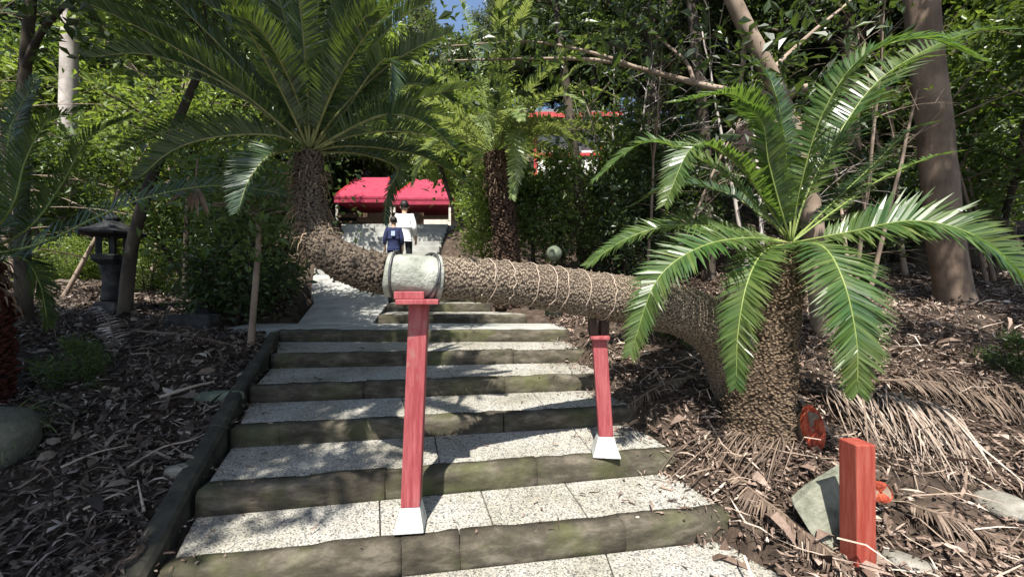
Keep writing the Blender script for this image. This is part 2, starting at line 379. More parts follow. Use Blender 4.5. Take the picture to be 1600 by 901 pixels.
for k, (L, Rr, z) in enumerate(NOSE):
    L = np.array(L); Rr = np.array(Rr); fr = bj[k]
    dr = norm(Rr - L); back = np.array([-dr[1], dr[0]])
    for i in range(len(fr) - 1):
        a = lerp(L, Rr, fr[i]) + dr * .0012; b = lerp(L, Rr, fr[i + 1]) - dr * .0012
        v, f = beam(a, b, z + rng.uniform(-.005, .004), .20, BW, k * 7 + i)
        parent_keep(MB().add(v, f).build('edging_block', MT['moss'], stairs, smooth=True), stairs)
    if k < 5:
        L2, R2, z2 = NOSE[k + 1]; L2 = np.array(L2); R2 = np.array(R2)
        fr = joints[k]
        for i in range(len(fr) - 1):
            a = lerp(L, Rr, fr[i]) + back * (BW + .004) + dr * .003; b = lerp(L, Rr, fr[i + 1]) + back * (BW + .004) - dr * .003
            c = lerp(L2, R2, fr[i + 1]) - dr * .003 - back * .002; d = lerp(L2, R2, fr[i]) + dr * .003 - back * .002
            zf = z - .004; zb = z2 - RISE
            parent_keep(slab([(*a, zf), (*b, zf), (*c, zb), (*d, zb)], par=stairs), stairs)
# lower forecourt slabs in front of the first step
for i, (x0, x1) in enumerate([(-1.62, -.55), (-.545, .5), (.505, 1.55)]):
    for j, (y0, y1) in enumerate([(-2.0, -.9), (-.895, .3), (.305, 9)]):
        def yl(x): return 1.79 + (x + 1.6) * (2.25 - 1.79) / 2.84 - .004
        ya = y1 if y1 < 5 else None
        p = [(x0, y0, 0), (x1, y0, 0), (x1, ya if ya else yl(x1), .022 if not ya else 0), (x0, ya if ya else yl(x0), .022 if not ya else 0)]
        parent_keep(slab(p, name='tread_slab', par=stairs), stairs)

# landing above the steps, and the ramp and second flight beyond
landing = tag(empty('landing', (-1.2, 4.6, .9)), 'pale concrete landing slab at the top of the lower steps', kind='structure')
for (x0, x1) in [(-3.45, -2.71), (-2.70, -1.62), (-1.615, -.5), (-.495, .66)]:
    yb = 5.28; y0 = 4.58 + BW + .004 if x0 > -2.705 else 4.52
    parent_keep(slab([(x0, y0, .958), (x1, y0, .958), (x1, yb, .975), (x0, yb, .975)], .16, 'landing_slab', 'concrete', landing), landing)
ramp_o = tag(empty('ramp', (-2.4, 5.3, .95)), 'smooth grey concrete ramp climbing behind the leaning trunk', kind='structure')
rb = [(5.285, -2.85, -1.86, .98), (6.4, -3.2, -2.0, 1.20), (7.6, -3.85, -2.35, 1.42), (9.5, -4.75, -2.6, 1.76)]
for (a, b) in zip(rb[:-1], rb[1:]):
    parent_keep(slab([(a[1], a[0] + .003, a[3]), (a[2], a[0] + .003, a[3]), (b[2], b[0] - .003, b[3]), (b[1], b[0] - .003, b[3])], .32, 'ramp_slab', 'concrete', ramp_o), ramp_o)
# short steps beside the ramp
ust = tag(empty('upper_stairs', (-1, 5.6, 1)), 'second short flight of shaded steps beside the ramp', kind='structure')
for k in range(5):
    y0 = 5.45 + k * .62; z = 1.08 + k * .13; xl = np.interp(y0, [5.3, 6.4, 7.6, 9.5], [-1.84, -1.98, -2.33, -2.6]) + .02; xr = np.interp(y0, PY2, PXR) - .05
    v, f = beam(np.array([xl, y0]), np.array([xr, y0 + .03]), z, .2, .1, 60 + k)
    parent_keep(MB().add(v, f).build('edging_block', MT['moss'], ust, smooth=True), ust)
    parent_keep(slab([(xl, y0 + .105, z - .004), (xr, y0 + .135, z - .004), (xr - .3, y0 + .617, z + .005), (xl - .05, y0 + .617, z + .005)], .1, par=ust), ust)
# steep flight up to the terrace
hst = tag(empty('terrace_stairs', (-3.6, 9.5, 1.7)), 'grey stair flight leading up to the terrace with red roofs', kind='structure')
for k in range(10):
    y0 = 9.52 + k * .28; z = 1.76 + (k + 1) * .163
    xl = np.interp(y0, [9.5, 12.4], [-4.75, -5.1]); xr = -1.95
    parent_keep(MB().box(((xl + xr) / 2, y0 + .16, z - .15), (xr - xl, .32, .30)).build('step', MT['concrete'], hst, bevel=.012), hst)
terr = MB()
terr.add([(-5.3, 12.33, 3.40), (-1.8, 12.33, 3.40), (-2.0, 25, 3.42), (-11.5, 25, 3.42)], [np.array([[0, 1, 2, 3]])])
v = np.concatenate(terr.V); lo = v.copy(); lo[:, 2] -= .3
tag(MB().add(np.vstack([v, lo]), [np.array([[0, 1, 2, 3], [7, 6, 5, 4], [0, 4, 5, 1], [1, 5, 6, 2], [2, 6, 7, 3], [3, 7, 4, 0]])]).build('terrace_pavement', MT['concrete']), kind='structure')

# dark kerb along the left ends of the steps
kerb = tag(empty('kerb', (-1.9, 2.5, .3)), 'dark mossy kerb running up the left side of the steps', kind='structure')
kp = [(-1.50, .9, .10), (-1.62, 1.75, .22), (-1.76, 2.16, .38), (-1.95, 2.71, .55), (-2.16, 3.22, .71), (-2.36, 3.84, .87), (-2.62, 4.45, 1.0)]
for i in range(len(kp) - 1):
    a, b = np.array(kp[i]), np.array(kp[i + 1]); d = norm(b - a); sx = norm(np.array([-d[1], d[0], 0])); a = a + d * .006
    wd = .125 - .006 * i; a[2] -= .045; b[2] -= .045
    top = [a - sx * .0, a + sx * wd, b + sx * wd, b]
    n = 10; V = []
    for t in np.linspace(0, 1, n):
        c = lerp(a, b, t)
        for (s_, h_) in [(0, -.3), (0, -.02), (.02, 0), (wd - .02, .004), (wd, -.02), (wd, -.3)]:
            q = c + sx * s_ + np.array([0, 0, h_]); q = q + .007 * np.array([vnoise(q * 1.0, 8), vnoise(q + 9, 8), vnoise(q + 30, 8)]); V.append(q)
    V = np.array(V); m = 6
    ia = np.arange(n - 1)[:, None] * m; j = np.arange(m)[None]; j2 = (j + 1) % m
    f = np.stack([ia + j, ia + j2, ia + m + j2, ia + m + j], -1).reshape(-1, 4)
    parent_keep(MB().add(V, [f, np.arange(m)[None, ::-1], (n - 1) * m + np.arange(m)[None]]).build('kerb_stone', MT['kerb'], kerb), kerb)

# ------------------------------------------------------------------ cycads
def interp_path(ctrl, n):
    pts = catmull([P(*c[:3]) for c in ctrl], n * 4)
    s = np.concatenate([[0], np.cumsum(np.linalg.norm(np.diff(pts, axis=0), axis=1))]); t = np.linspace(0, s[-1], n)
    return np.stack([np.interp(t, s, pts[:, k]) for k in range(3)], -1), s[-1]

def radii(ctrl, path):
    C = np.array([P(*c[:3]) for c in ctrl]); s = np.concatenate([[0], np.cumsum(np.linalg.norm(np.diff(C, axis=0), axis=1))])
    t = np.linspace(0, s[-1], len(path)); return np.interp(t, s, [c[3] for c in ctrl])

def scaly_trunk(path, rad, name, mat, parent, cell=(.030, .024), proud=.016, seed=0, lift=.5, skip=None):
    """tube clothed in spirally set leaf bases (blunt overlapping wedges)"""
    rs = np.random.RandomState(seed); mb = MB(); rad = rad * (1 + .05 * vnoise(path + seed, 3.0) + .025 * vnoise(path + seed, 11.0)); v, f = tube(path, rad, 20); mb.add(v, f)
    s = np.concatenate([[0], np.cumsum(np.linalg.norm(np.diff(path, axis=0), axis=1))]); T, A, B = frames(path)
    sv = 0.0; k = 0; S = []
    while sv < s[-1]:
        r = np.interp(sv, s, rad); S.append(sv); sv += cell[0] * cell[1] / (2 * np.pi * r); k += 1
    S = np.array(S); th = np.arange(len(S)) * 2.39996 + rs.normal(0, .10, len(S))
    if skip is not None:
        ok = ~((S > skip[0] * s[-1]) & (S < skip[1] * s[-1])); S, th = S[ok], th[ok]
    ip = lambda a: np.stack([np.interp(S, s, a[:, j]) for j in range(3)], -1)
    p, t, a, b = ip(path), norm(ip(T)), norm(ip(A)), norm(ip(B)); r = np.interp(S, s, rad)[:, None]
    n_ = np.cos(th)[:, None] * a + np.sin(th)[:, None] * b; u = np.cross(t, n_)
    W = cell[0] * rs.uniform(.6, .85, len(S))[:, None]; H = cell[1] * rs.uniform(.75, 1.1, len(S))[:, None]; pr = (proud * rs.uniform(.3, 1.4, len(S)) * (1 + 1.4 * (rs.rand(len(S)) < .05)))[:, None]
    o = p + n_ * r * .985
    top = n_ * pr + t * H * lift
    vv = np.stack([o - u * W - t * H * .1, o - t * H * .9, o + u * W - t * H * .1, o + t * H * .8,
                   o - u * W * .62 + top, o - t * H * .35 + top, o + u * W * .62 + top, o + t * H * .25 + top], 1).reshape(-1, 3)
    i = np.arange(len(S))[:, None] * 8
    q = np.concatenate([i + np.array([[0, 1, 5, 4]]), i + np.array([[1, 2, 6, 5]]), i + np.array([[2, 3, 7, 6]]), i + np.array([[3, 0, 4, 7]]), i + np.array([[4, 5, 6, 7]])])
    mb.add(vv, [q], np.tile([0, 0, 0, 0, 1, 1, 1, 1], len(S)))
    return mb.build(name, mat, parent, color=True)

def frond_geo(path, n=72, Lmax=.19, wid=.010, vee=.35, pet=.14, seed=0, tipshrink=.72, droop=.16, sparse=0.0, twist=None):
    rs = np.random.RandomState(seed); m = 60
    s = np.concatenate([[0], np.cumsum(np.linalg.norm(np.diff(path, axis=0), axis=1))])
    tt = np.linspace(pet, .995, n); at = tt * s[-1]
    ip = lambda a, x: np.stack([np.interp(x, s, a[:, j]) for j in range(3)], -1)
    T = norm(np.gradient(path, axis=0)); h = path[-1] - path[0]; h[2] = 0
    if np.linalg.norm(h) < .05: h = np.array([.3, -1, 0])
    Bn = norm(np.cross(norm(h), [0, 0, 1.0])); Bv = norm(Bn - T * (T @ Bn)[:, None]); N = np.cross(Bv, T)
    tw = rs.uniform(-.35, .35) if twist is None else twist; cs, sn = math.cos(tw), math.sin(tw)
    Bv, N = cs * Bv + sn * N, cs * N - sn * Bv
    V = []; Fq = []; Ft = []; base = 0
    u = (tt - pet) / (1 - pet)
    prof = np.minimum(1, .40 + 2.6 * u) * (1 - tipshrink * u ** 2.6)
    for side in (-1, 1):
        keep = rs.rand(n) >= sparse; k = keep.sum()
        p = ip(path, at)[keep]; t = norm(ip(T, at))[keep]; bb = norm(ip(Bv, at))[keep]; nn = norm(ip(N, at))[keep]
        uu = u[keep]; L = (Lmax * prof[keep] * rs.uniform(.86, 1.1, k))[:, None]
        vv = vee + rs.normal(0, .09, k); fw = .28 + .75 * uu + rs.normal(0, .07, k)
        d = norm(side * bb * np.cos(vv)[:, None] + nn * np.sin(vv)[:, None] + t * fw[:, None])
        wv = norm(t - d * (t * d).sum(1)[:, None]) ; ro = rs.normal(0, .28, (k, 1)); wv = np.cos(ro) * wv + np.sin(ro) * np.cross(d, wv); w_ = (wid * rs.uniform(.7, 1.15, k))[:, None] * .5
        g = -nn * .55 + np.array([0, 0, -.45]); dr = (droop * rs.uniform(.6, 1.5, k))[:, None] * L
        mid = p + d * L * .5 + g * dr * .22; tip = p + d * L * .98 + g * dr
        vs = np.stack([p - wv * w_ * .7, p + wv * w_ * .7, mid + wv * w_, mid - wv * w_, tip], 1).reshape(-1, 3)
        i = base + np.arange(k)[:, None] * 5
        V.append(vs); Fq.append(i + np.array([[0, 1, 2, 3]])); Ft.append(i + np.array([[3, 2, 4]])); base += 5 * k
    return np.concatenate(V), [np.concatenate(Fq), np.concatenate(Ft)]

def frond(path, parent, mat='frond', rib='rib', r0=.009, name='frond', **kw):
    v, f = frond_geo(path, **kw); o = MB().add(v, f).build(name, MT[mat], parent)
    ro = MB().tube(path[::2] if len(path) > 24 else path, np.linspace(r0, r0 * .22, len(path[::2] if len(path) > 24 else path)), 6).build('midrib', MT[rib], o, smooth=True)
    return o

def arc(c, az_, e0, L, drop, seed=0, n=28, power=1.25):
    rs = np.random.RandomState(seed); t = np.linspace(0, 1, n); e = e0 - drop * t ** power
    a = az_ + rs.uniform(-.2, .2) * t
    d = np.stack([np.cos(e) * np.cos(a), np.cos(e) * np.sin(a), np.sin(e)], -1) * (L / (n - 1))
    return np.asarray(c) + np.concatenate([[[0, 0, 0]], np.cumsum(d[:-1], 0)])

# --- the big two-stemmed cycad: upright stem on the right, long stem leaning across the steps
cyc = tag(empty('cycad', (0, 0, 0)), 'large cycad whose scaly stem leans across the steps on red props', 'cycad')
mainc = [(1182, 715, 2.86, .255), (1184, 660, 2.86, .228), (1192, 590, 2.86, .20), (1208, 500, 2.88, .155), (1224, 430, 2.88, .13), (1236, 385, 2.88, .11)]
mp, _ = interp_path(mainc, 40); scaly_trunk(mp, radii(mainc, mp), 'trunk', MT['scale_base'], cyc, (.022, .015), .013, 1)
leanc = [(1175, 700, 3.12, .24), (1162, 620, 3.14, .21), (1138, 545, 3.08, .20), (1092, 497, 2.97, .195), (1020, 476, 2.84, .172), (930, 461, 2.68, .146), (830, 446, 2.46, .128),
         (740, 437, 2.27, .116), (650, 432, 2.12, .110), (585, 425, 2.10, .104), (540, 410, 2.13, .102), (504, 385, 2.18, .092), (488, 340, 2.24, .076), (483, 285, 2.29, .074), (483, 240, 2.30, .07)]
lp, LL = interp_path(leanc, 110); lr = radii(leanc, lp)
_k = np.where((lp[:, 0] / lp[:, 1] * F + 800 > 607) & (lp[:, 0] / lp[:, 1] * F + 800 < 694) & (np.arange(110) > 40))[0]; SK = (_k[0] / 109., _k[-1] / 109.)
ks = _k[-1]
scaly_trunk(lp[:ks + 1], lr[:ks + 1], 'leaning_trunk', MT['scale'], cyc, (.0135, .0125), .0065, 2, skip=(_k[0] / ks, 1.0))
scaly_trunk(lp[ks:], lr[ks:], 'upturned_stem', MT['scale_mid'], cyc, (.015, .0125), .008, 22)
# shaggy remains of old leaves under the left crown
def shag(c_path, rad, n, Lr, seed, parent, name='dead_leaf_skirt', mat='fibre', wd=.007):
    rs = np.random.RandomState(seed); k = rs.randint(0, len(c_path), n); th = rs.uniform(0, 2 * np.pi, n); T, A, B = frames(c_path)
    nn = np.cos(th)[:, None] * A[k] + np.sin(th)[:, None] * B[k]; p = c_path[k] + nn * rad[k][:, None]
    L = rs.uniform(*Lr, n)[:, None]; dn = np.array([0, 0, -1.0]); o = norm(nn * rs.uniform(.2, .9, (n, 1)) + dn * .5 + rs.normal(0, .18, (n, 3)))
    m1 = p + o * L * .5; tip = m1 + norm(o * .45 + dn) * L * .5
    wv = norm(np.cross(o, rs.normal(0, 1, (n, 3)))) * wd * rs.uniform(.5, 1.4, (n, 1))
    v = np.stack([p - wv, p + wv, m1 + wv * .8, m1 - wv * .8, tip], 1).reshape(-1, 3); i = np.arange(n)[:, None] * 5
    o = MB().add(v, [i + np.array([[0, 1, 2, 3]]), i + np.array([[3, 2, 4]])]).build(name, MT[mat], parent); o['kind'] = 'stuff'; return o
shag(lp[95:108], lr[95:108] * .95, 420, (.04, .13), 5, cyc, wd=.003)
shag(mp[24:40], mp[24:40, 0] * 0 + .135, 260, (.04, .10), 6, cyc, wd=.004)
# pale fibre rings round the horizontal stem
for px_ in (757, 792, 826, 851, 868, 903, 940):
    k = np.argmin(np.abs(lp[30:, 0] / lp[30:, 1] * F + 800 - px_)) + 30; T, A, B = frames(lp)
    th = np.linspace(0, 2 * np.pi, 25); ring = lp[k] + (lr[k] * 1.04 + .008) * (np.cos(th)[:, None] * A[k] + np.sin(th)[:, None] * B[k]) + .006 * rng.normal(0, 1, (25, 1)) * T[k]
    ring[-1] = ring[0]
    MB().tube(ring, .0032, 5, False).build('fibre_ring', MT['dry'], cyc)

CR = P(1236, 380, 2.88); CL = P(484, 238, 2.30)
def fr(ctrl, first, seed, mat='frond', **kw):
    """frond of the two-stemmed cycad through photo points"""
    pts = np.vstack([[first], [P(*c) for c in ctrl]]); pth = catmull(pts, 48)
    return frond(pth, cyc, mat, seed=seed, **kw)
kR = dict(n=110, Lmax=.23, wid=.018)
fr([(1285, 385, 2.62), (1318, 440, 2.42), (1338, 530, 2.30), (1340, 612, 2.28)], CR, 11, **{**kR, 'Lmax': .31, 'n': 120, 'vee': .15, 'pet': .05, 'twist': 0})
fr([(1195, 392, 2.66), (1168, 440, 2.52), (1153, 520, 2.44), (1150, 605, 2.42)], CR, 12, **{**kR, 'Lmax': .235, 'vee': .18, 'pet': .05, 'twist': 0})
fr([(1165, 372, 2.66), (1090, 388, 2.52), (1025, 440, 2.44), (985, 555, 2.42)], CR, 13, **{**kR, 'twist': .55, 'Lmax': .25})
fr([(1140, 358, 2.92), (1060, 352, 2.92), (985, 370, 2.95), (915, 415, 3.0)], CR, 14, **{**kR, 'twist': .5})
fr([(1330, 362, 2.66), (1430, 345, 2.45), (1530, 372, 2.30), (1625, 455, 2.25)], CR, 15, **{**kR, 'Lmax': .30, 'n': 120, 'twist': -.75})
fr([(1212, 300, 2.86), (1190, 215, 2.82), (1150, 150, 2.74), (1050, 160, 2.66)], CR, 16, **{**kR, 'Lmax': .25, 'twist': .3})
fr([(1192, 310, 2.86), (1150, 255, 2.80), (1085, 228, 2.70), (1038, 320, 2.62)], CR, 17, **{**kR, 'Lmax': .25, 'twist': .5})
fr([(1180, 318, 2.98), (1110, 258, 3.1), (1010, 222, 3.2), (925, 285, 3.26)], CR, 18, **{**kR, 'twist': .5})
fr([(1252, 290, 2.84), (1285, 180, 2.76), (1345, 92, 2.64), (1440, 60, 2.50), (1530, 92, 2.42)], CR, 19, **{**kR, 'n': 120, 'Lmax': .28, 'twist': -.5})
fr([(1262, 300, 2.92), (1310, 210, 2.96), (1380, 120, 3.0), (1500, 55, 3.05), (1590, 45, 3.1)], CR, 20, **{**kR, 'n': 120, 'Lmax': .28, 'twist': -.5})
fr([(1232, 300, 2.95), (1224, 210, 3.0), (1206, 130, 3.05), (1180, 95, 3.2)], CR, 21, mat='frond_blue', **kR)
fr([(1310, 325, 2.95), (1380, 278, 3.05), (1450, 247, 3.15), (1505, 235, 3.25)], CR, 22, **{**kR, 'Lmax': .12, 'sparse': .4})
fr([(1300, 318, 3.05), (1360, 262, 3.25), (1420, 205, 3.5), (1465, 190, 3.7)], CR, 23, mat='frond_blue', **{**kR, 'Lmax': .14})
fr([(1200, 345, 3.1), (1130, 300, 3.3), (1050, 290, 3.5), (990, 320, 3.6)], CR, 24, mat='frond_blue', **kR)
fr([(1255, 320, 3.0), (1290, 250, 3.15), (1330, 180, 3.3), (1400, 150, 3.5)], CR, 25, mat='frond_blue', **kR)
fr([(1218, 320, 2.8), (1200, 250, 2.74), (1190, 190, 2.66), (1150, 160, 2.55)], CR, 26, **{**kR, 'Lmax': .17})
fr([(1270, 350, 3.1), (1330, 340, 3.4), (1400, 345, 3.65), (1460, 375, 3.8)], CR, 27, mat='frond_blue', **kR)

kL = dict(n=120, Lmax=.16, wid=.0105, vee=.55, droop=.06, mat='frond_blue', rib='drib')
for i, c in enumerate([
    [(430, 165, 2.30), (340, 90, 2.28), (240, 30, 2.2), (130, 5, 2.1)],
    [(425, 180, 2.26), (330, 120, 2.18), (230, 85, 2.05), (135, 90, 1.95)],
    [(440, 205, 2.36), (340, 198, 2.45), (260, 205, 2.55), (185, 235, 2.6)],
    [(430, 212, 2.25), (340, 214, 2.15), (270, 235, 2.1), (215, 280, 2.05)],
    [(450, 150, 2.24), (395, 60, 2.1), (330, -40, 1.95), (250, -110, 1.8)],
    [(455, 150, 2.34), (420, 60, 2.36), (370, -40, 2.38), (300, -130, 2.4)],
    [(470, 140, 2.22), (450, 40, 2.1), (430, -70, 2.0), (400, -150, 1.85)],
    [(478, 140, 2.36), (465, 40, 2.42), (455, -60, 2.48), (440, -150, 2.5)],
    [(492, 140, 2.28), (495, 40, 2.22), (505, -60, 2.16), (520, -150, 2.1)],
    [(505, 145, 2.36), (525, 50, 2.42), (555, -40, 2.48), (600, -120, 2.5)],
    [(512, 150, 2.24), (545, 60, 2.15), (590, -20, 2.05), (650, -80, 1.95)],
    [(525, 165, 2.34), (570, 90, 2.38), (630, 25, 2.42), (700, -10, 2.45)],
    [(535, 180, 2.28), (580, 115, 2.2), (610, 95, 2.12), (605, 190, 2.0)],
    [(535, 190, 2.36), (590, 150, 2.45), (655, 130, 2.55), (710, 160, 2.6)],
    [(540, 215, 2.32), (610, 205, 2.36), (680, 215, 2.4), (750, 245, 2.42)],
    [(535, 228, 2.38), (600, 232, 2.5), (670, 248, 2.6), (735, 290, 2.65)],
    [(540, 205, 2.2), (600, 180, 2.05), (660, 190, 1.95), (720, 240, 1.9)],
    [(440, 190, 2.40), (370, 150, 2.55), (290, 120, 2.7), (200, 120, 2.8)],
    [(470, 170, 2.16), (440, 100, 1.95), (400, 40, 1.75), (350, 20, 1.6)],
    [(500, 170, 2.16), (530, 100, 1.98), (560, 40, 1.8), (590, 10, 1.65)],
    [(500, 160, 2.48), (520, 80, 2.65), (545, 20, 2.85), (580, -20, 3.0)],
    [(455, 165, 2.50), (410, 90, 2.7), (360, 30, 2.9), (300, -10, 3.1)],
    [(485, 160, 2.50), (480, 70, 2.7), (475, -10, 2.85), (470, -60, 3.0)],
    [(455, 235, 2.15), (420, 245, 2.0), (390, 280, 1.9), (372, 330, 1.85)],
    [(560, 240, 2.55), (620, 262, 2.7), (606, 300, 2.8), (600, 350, 2.85)],
]):
    fr(c, CL, 40 + i, **{**kL, 'Lmax': .165 if i not in (12, 24) else .15})
for i in range(22):
    a_ = i * 2.39996; frond(arc(CL, a_, 1.35 - .035 * i, 1.0 + .35 * ((i * 7) % 5) / 5, .35 + .5 * ((i * 3) % 7) / 7, 900 + i), cyc, seed=700 + i, **kL)

# --- the other cycads
def other_cycad(label, base, crown, r, mat, crownlist, arcs, leafmat, rib, seed, Lmax, n=60, wid=.013, skirt=True, scale_cell=(.045, .034), twist0=None):
    e = tag(empty('cycad', (0, 0, 0)), label, 'cycad')
    b = np.array(base); c = np.array(crown); t = np.linspace(0, 1, 24)[:, None]
    pth = b * (1 - t) + c * t + np.sin(t * np.pi) * np.array([.05, 0, 0]); rad = np.linspace(r * 1.15, r * .85, 24)
    scaly_trunk(pth, rad, 'trunk', MT[mat], e, scale_cell, .03, seed)
    if skirt: shag(pth[17:], rad[17:], 200, (.08, .22), seed, e)
    for i, cc in enumerate(crownlist):
        pts = np.vstack([[c], [P(*q) for q in cc]]); frond(catmull(pts, 40), e, leafmat, rib, seed=seed * 100 + i, n=n, Lmax=Lmax, wid=wid, twist=twist0 if i == 0 else None)
    for i, (a, e0, L, dp) in enumerate(arcs):
        frond(arc(c, a, e0, L, dp, seed * 10 + i), e, leafmat, rib, seed=seed * 100 + 50 + i, n=n, Lmax=Lmax, wid=wid)
    return e
rs = np.random.RandomState(21)
cm = P(772, 240, 6.0)
other_cycad('pale yellow-green cycad with dark trunk standing behind the horizontal stem', [-.05, 6.1, 1.15], cm, .17, 'scale_dark',
    [[(790, 215, 5.77), (802, 205, 5.54), (806, 250, 5.31), (800, 310, 5.19)],
     [(810, 170, 6.00), (850, 110, 6.00), (905, 65, 6.00), (960, 55, 6.00)],
     [(815, 190, 5.88), (865, 140, 5.77), (920, 100, 5.65), (985, 130, 5.54)],
     [(745, 180, 6.00), (705, 125, 5.88), (655, 120, 5.77), (600, 190, 5.65)],
     [(740, 200, 5.88), (695, 165, 5.77), (655, 170, 5.65), (625, 240, 5.54)],
     [(745, 225, 5.77), (700, 215, 5.54), (665, 240, 5.42), (645, 290, 5.31)],
     [(760, 160, 6.12), (740, 70, 6.23), (720, 0, 6.35), (690, -40, 6.46)],
     [(780, 160, 6.12), (785, 80, 6.23), (800, 20, 6.35), (830, -30, 6.46)],
     [(800, 225, 5.88), (840, 205, 5.77), (880, 215, 5.65), (900, 260, 5.65)]],
    [(rs.uniform(0, 6.28), rs.uniform(.35, 1.3), rs.uniform(1.7, 2.3), rs.uniform(.8, 1.7)) for _ in range(14)] + [(a_, .55, 1.7, 1.5) for a_ in (-.2, .5, 2.6, 3.3, 3.9, -.8, 5.0)], 'frond_yellow', 'rib', 4, .25, 66, .024)
cl = P(-48, 402, 2.6)
other_cycad('cycad with dark reddish trunk at the left edge sending out a long frond', [cl[0] - .05, 2.65, .55], cl, .13, 'scale_red',
    [[(60, 382, 2.41), (160, 335, 2.41), (250, 303, 2.45), (350, 290, 2.53), (462, 306, 2.61)],
     [(40, 360, 2.57), (95, 290, 2.69), (140, 215, 2.77), (205, 182, 2.85)],
     [(15, 330, 2.45), (40, 250, 2.49), (75, 190, 2.53), (130, 170, 2.61)],
     [(0, 330, 2.61), (10, 260, 2.77), (20, 190, 2.93), (60, 120, 3.01)],
     [(30, 400, 2.53), (60, 440, 2.61), (70, 480, 2.61), (75, 510, 2.65)]],
    [(1.9, .9, .9, 1.3), (2.8, .6, .9, 1.2), (-1.2, .9, .7, 1.4), (3.6, .4, .8, 1.)], 'frond_blue', 'rib', 5, .20, 96, .013, twist0=-.9)

# ------------------------------------------------------------------ red props, wrapped stem
def pole_box(mb, a, b, wd, rz=0.0, top=1.0, nseg=1):
    a = np.array(a, float); b = np.array(b, float); h = wd / 2; cr, sr = math.cos(rz), math.sin(rz)
    q = np.array([[-h, -h], [h, -h], [h, h], [-h, h]]) @ np.array([[cr, sr], [-sr, cr]])
    V = np.vstack([np.c_[a[:2] + q, np.full(4, a[2])], np.c_[b[:2] + q * top, np.full(4, b[2])]])
    mb.add(V, [np.array([[0, 3, 2, 1], [4, 5, 6, 7], [0, 1, 5, 4], [1, 2, 6, 5], [2, 3, 7, 6], [3, 0, 4, 7]])]); return mb
def place(o, p):
    """geometry was given in world space: keep it there under the empty p"""
    o.location = [-v for v in p.location]; return o
rz1 = .10
p1b = P(638, 795, 2.10); p1t = P(654, 474, 2.10); p1f = P(637, 832, 2.06)
post1 = tag(empty('support_post', (p1f[0], 2.12, .17)), 'tall red wooden prop under the wrapped stem, on a white foot', 'post', 'red props under the leaning cycad')
z1 = .175
place(pole_box(MB(), (p1f[0], 2.12, z1), (p1f[0] + .004, 2.12, z1 + .12), .158, rz1, .64).build('foot', MT['white'], post1, bevel=.006), post1)
place(pole_box(MB(), (p1f[0] + .004, 2.12, z1 + .12), (p1t[0], 2.12, p1t[2]), .098, rz1).build('shaft', MT['red'], post1, bevel=.005), post1)
place(MB().box((p1t[0] - .0, 2.12, p1t[2] + .012), (.21, .30, .026), rz1 + .05).build('bearing_board', MT['red'], post1, bevel=.004), post1)
place(MB().box((p1t[0] - .035, 2.06, p1t[2] + .045), (.15, .10, .04), rz1 + .05).build('wedge', MT['red'], post1, bevel=.004), post1)

rz2 = -.12
p2t = P(936, 528, 2.70); p2x = P(946, 700, 2.70)[0]; z2 = .322
post2 = tag(empty('support_post', (p2x, 2.70, z2)), 'short red wooden prop on the right edge of the steps, beneath dark packing', 'post', 'red props under the leaning cycad')
place(pole_box(MB(), (p2x, 2.70, z2), (p2x, 2.70, z2 + .125), .185, rz2, .54).build('foot', MT['white'], post2, bevel=.006), post2)
place(pole_box(MB(), (p2x, 2.70, z2 + .125), (p2t[0], 2.70, p2t[2]), .095, rz2).build('shaft', MT['red'], post2, bevel=.005), post2)
place(MB().box((p2t[0], 2.70, p2t[2] + .010), (.125, .17, .022), rz2).build('bearing_board', MT['red'], post2, bevel=.003), post2)
place(pole_box(MB(), (p2t[0] - .04, 2.69, p2t[2] + .022), (p2t[0] - .05, 2.69, p2t[2] + .19), .055, .1).build('packing_block', MT['darkwood'], post2, bevel=.004), post2)
place(pole_box(MB(), (p2t[0] + .035, 2.72, p2t[2] + .022), (p2t[0] + .04, 2.72, p2t[2] + .18), .06, .2).build('packing_block', MT['darkwood'], post2, bevel=.004), post2)

wrap = tag(empty('trunk_wrap', P(650, 430, 2.12)), 'pale grey-green sheet strapped round the leaning stem above the tall prop', 'wrap')
pxs = lp[:, 0] / lp[:, 1] * F + 800
idx = np.where((pxs > 609) & (pxs < 692) & (np.arange(len(lp)) > 40))[0]
seg = lp[idx]; k = 26; seg = catmull(seg, 16)
T, A, B = frames(seg); th = np.arange(k) / k * 2 * np.pi
r_ = np.interp(np.linspace(0, 1, 16), [0, 1], [lr[idx[0]], lr[idx[-1]]]) + np.interp(np.linspace(0, 1, 16), [0, .1, .2, .5, .8, .9, 1], [.017, .009, .012, .013, .012, .009, .018])
dirs = np.cos(th)[None, :, None] * A[:, None] + np.sin(th)[None, :, None] * B[:, None]
rr = r_[:, None] * np.ones((16, k))
W = seg[:, None] + dirs * rr[..., None]; W += (np.sin(th * 9 + 3)[None, :, None] * .002 + vnoise(W.reshape(-1, 3), 9).reshape(16, k)[..., None] * .012 + vnoise(W.reshape(-1, 3) + 40, 22).reshape(16, k)[..., None] * .005) * dirs
i = np.arange(15)[:, None] * k; j = np.arange(k)[None]; f = np.stack([i + j, i + (j + 1) % k, i + k + (j + 1) % k, i + k + j], -1).reshape(-1, 4)
o = MB().add(W.reshape(-1, 3), [f]).build('sheet', MT['wrap'], wrap, smooth=True); place(o, wrap)
sm = o.modifiers.new('thick', 'SOLIDIFY'); sm.thickness = .008
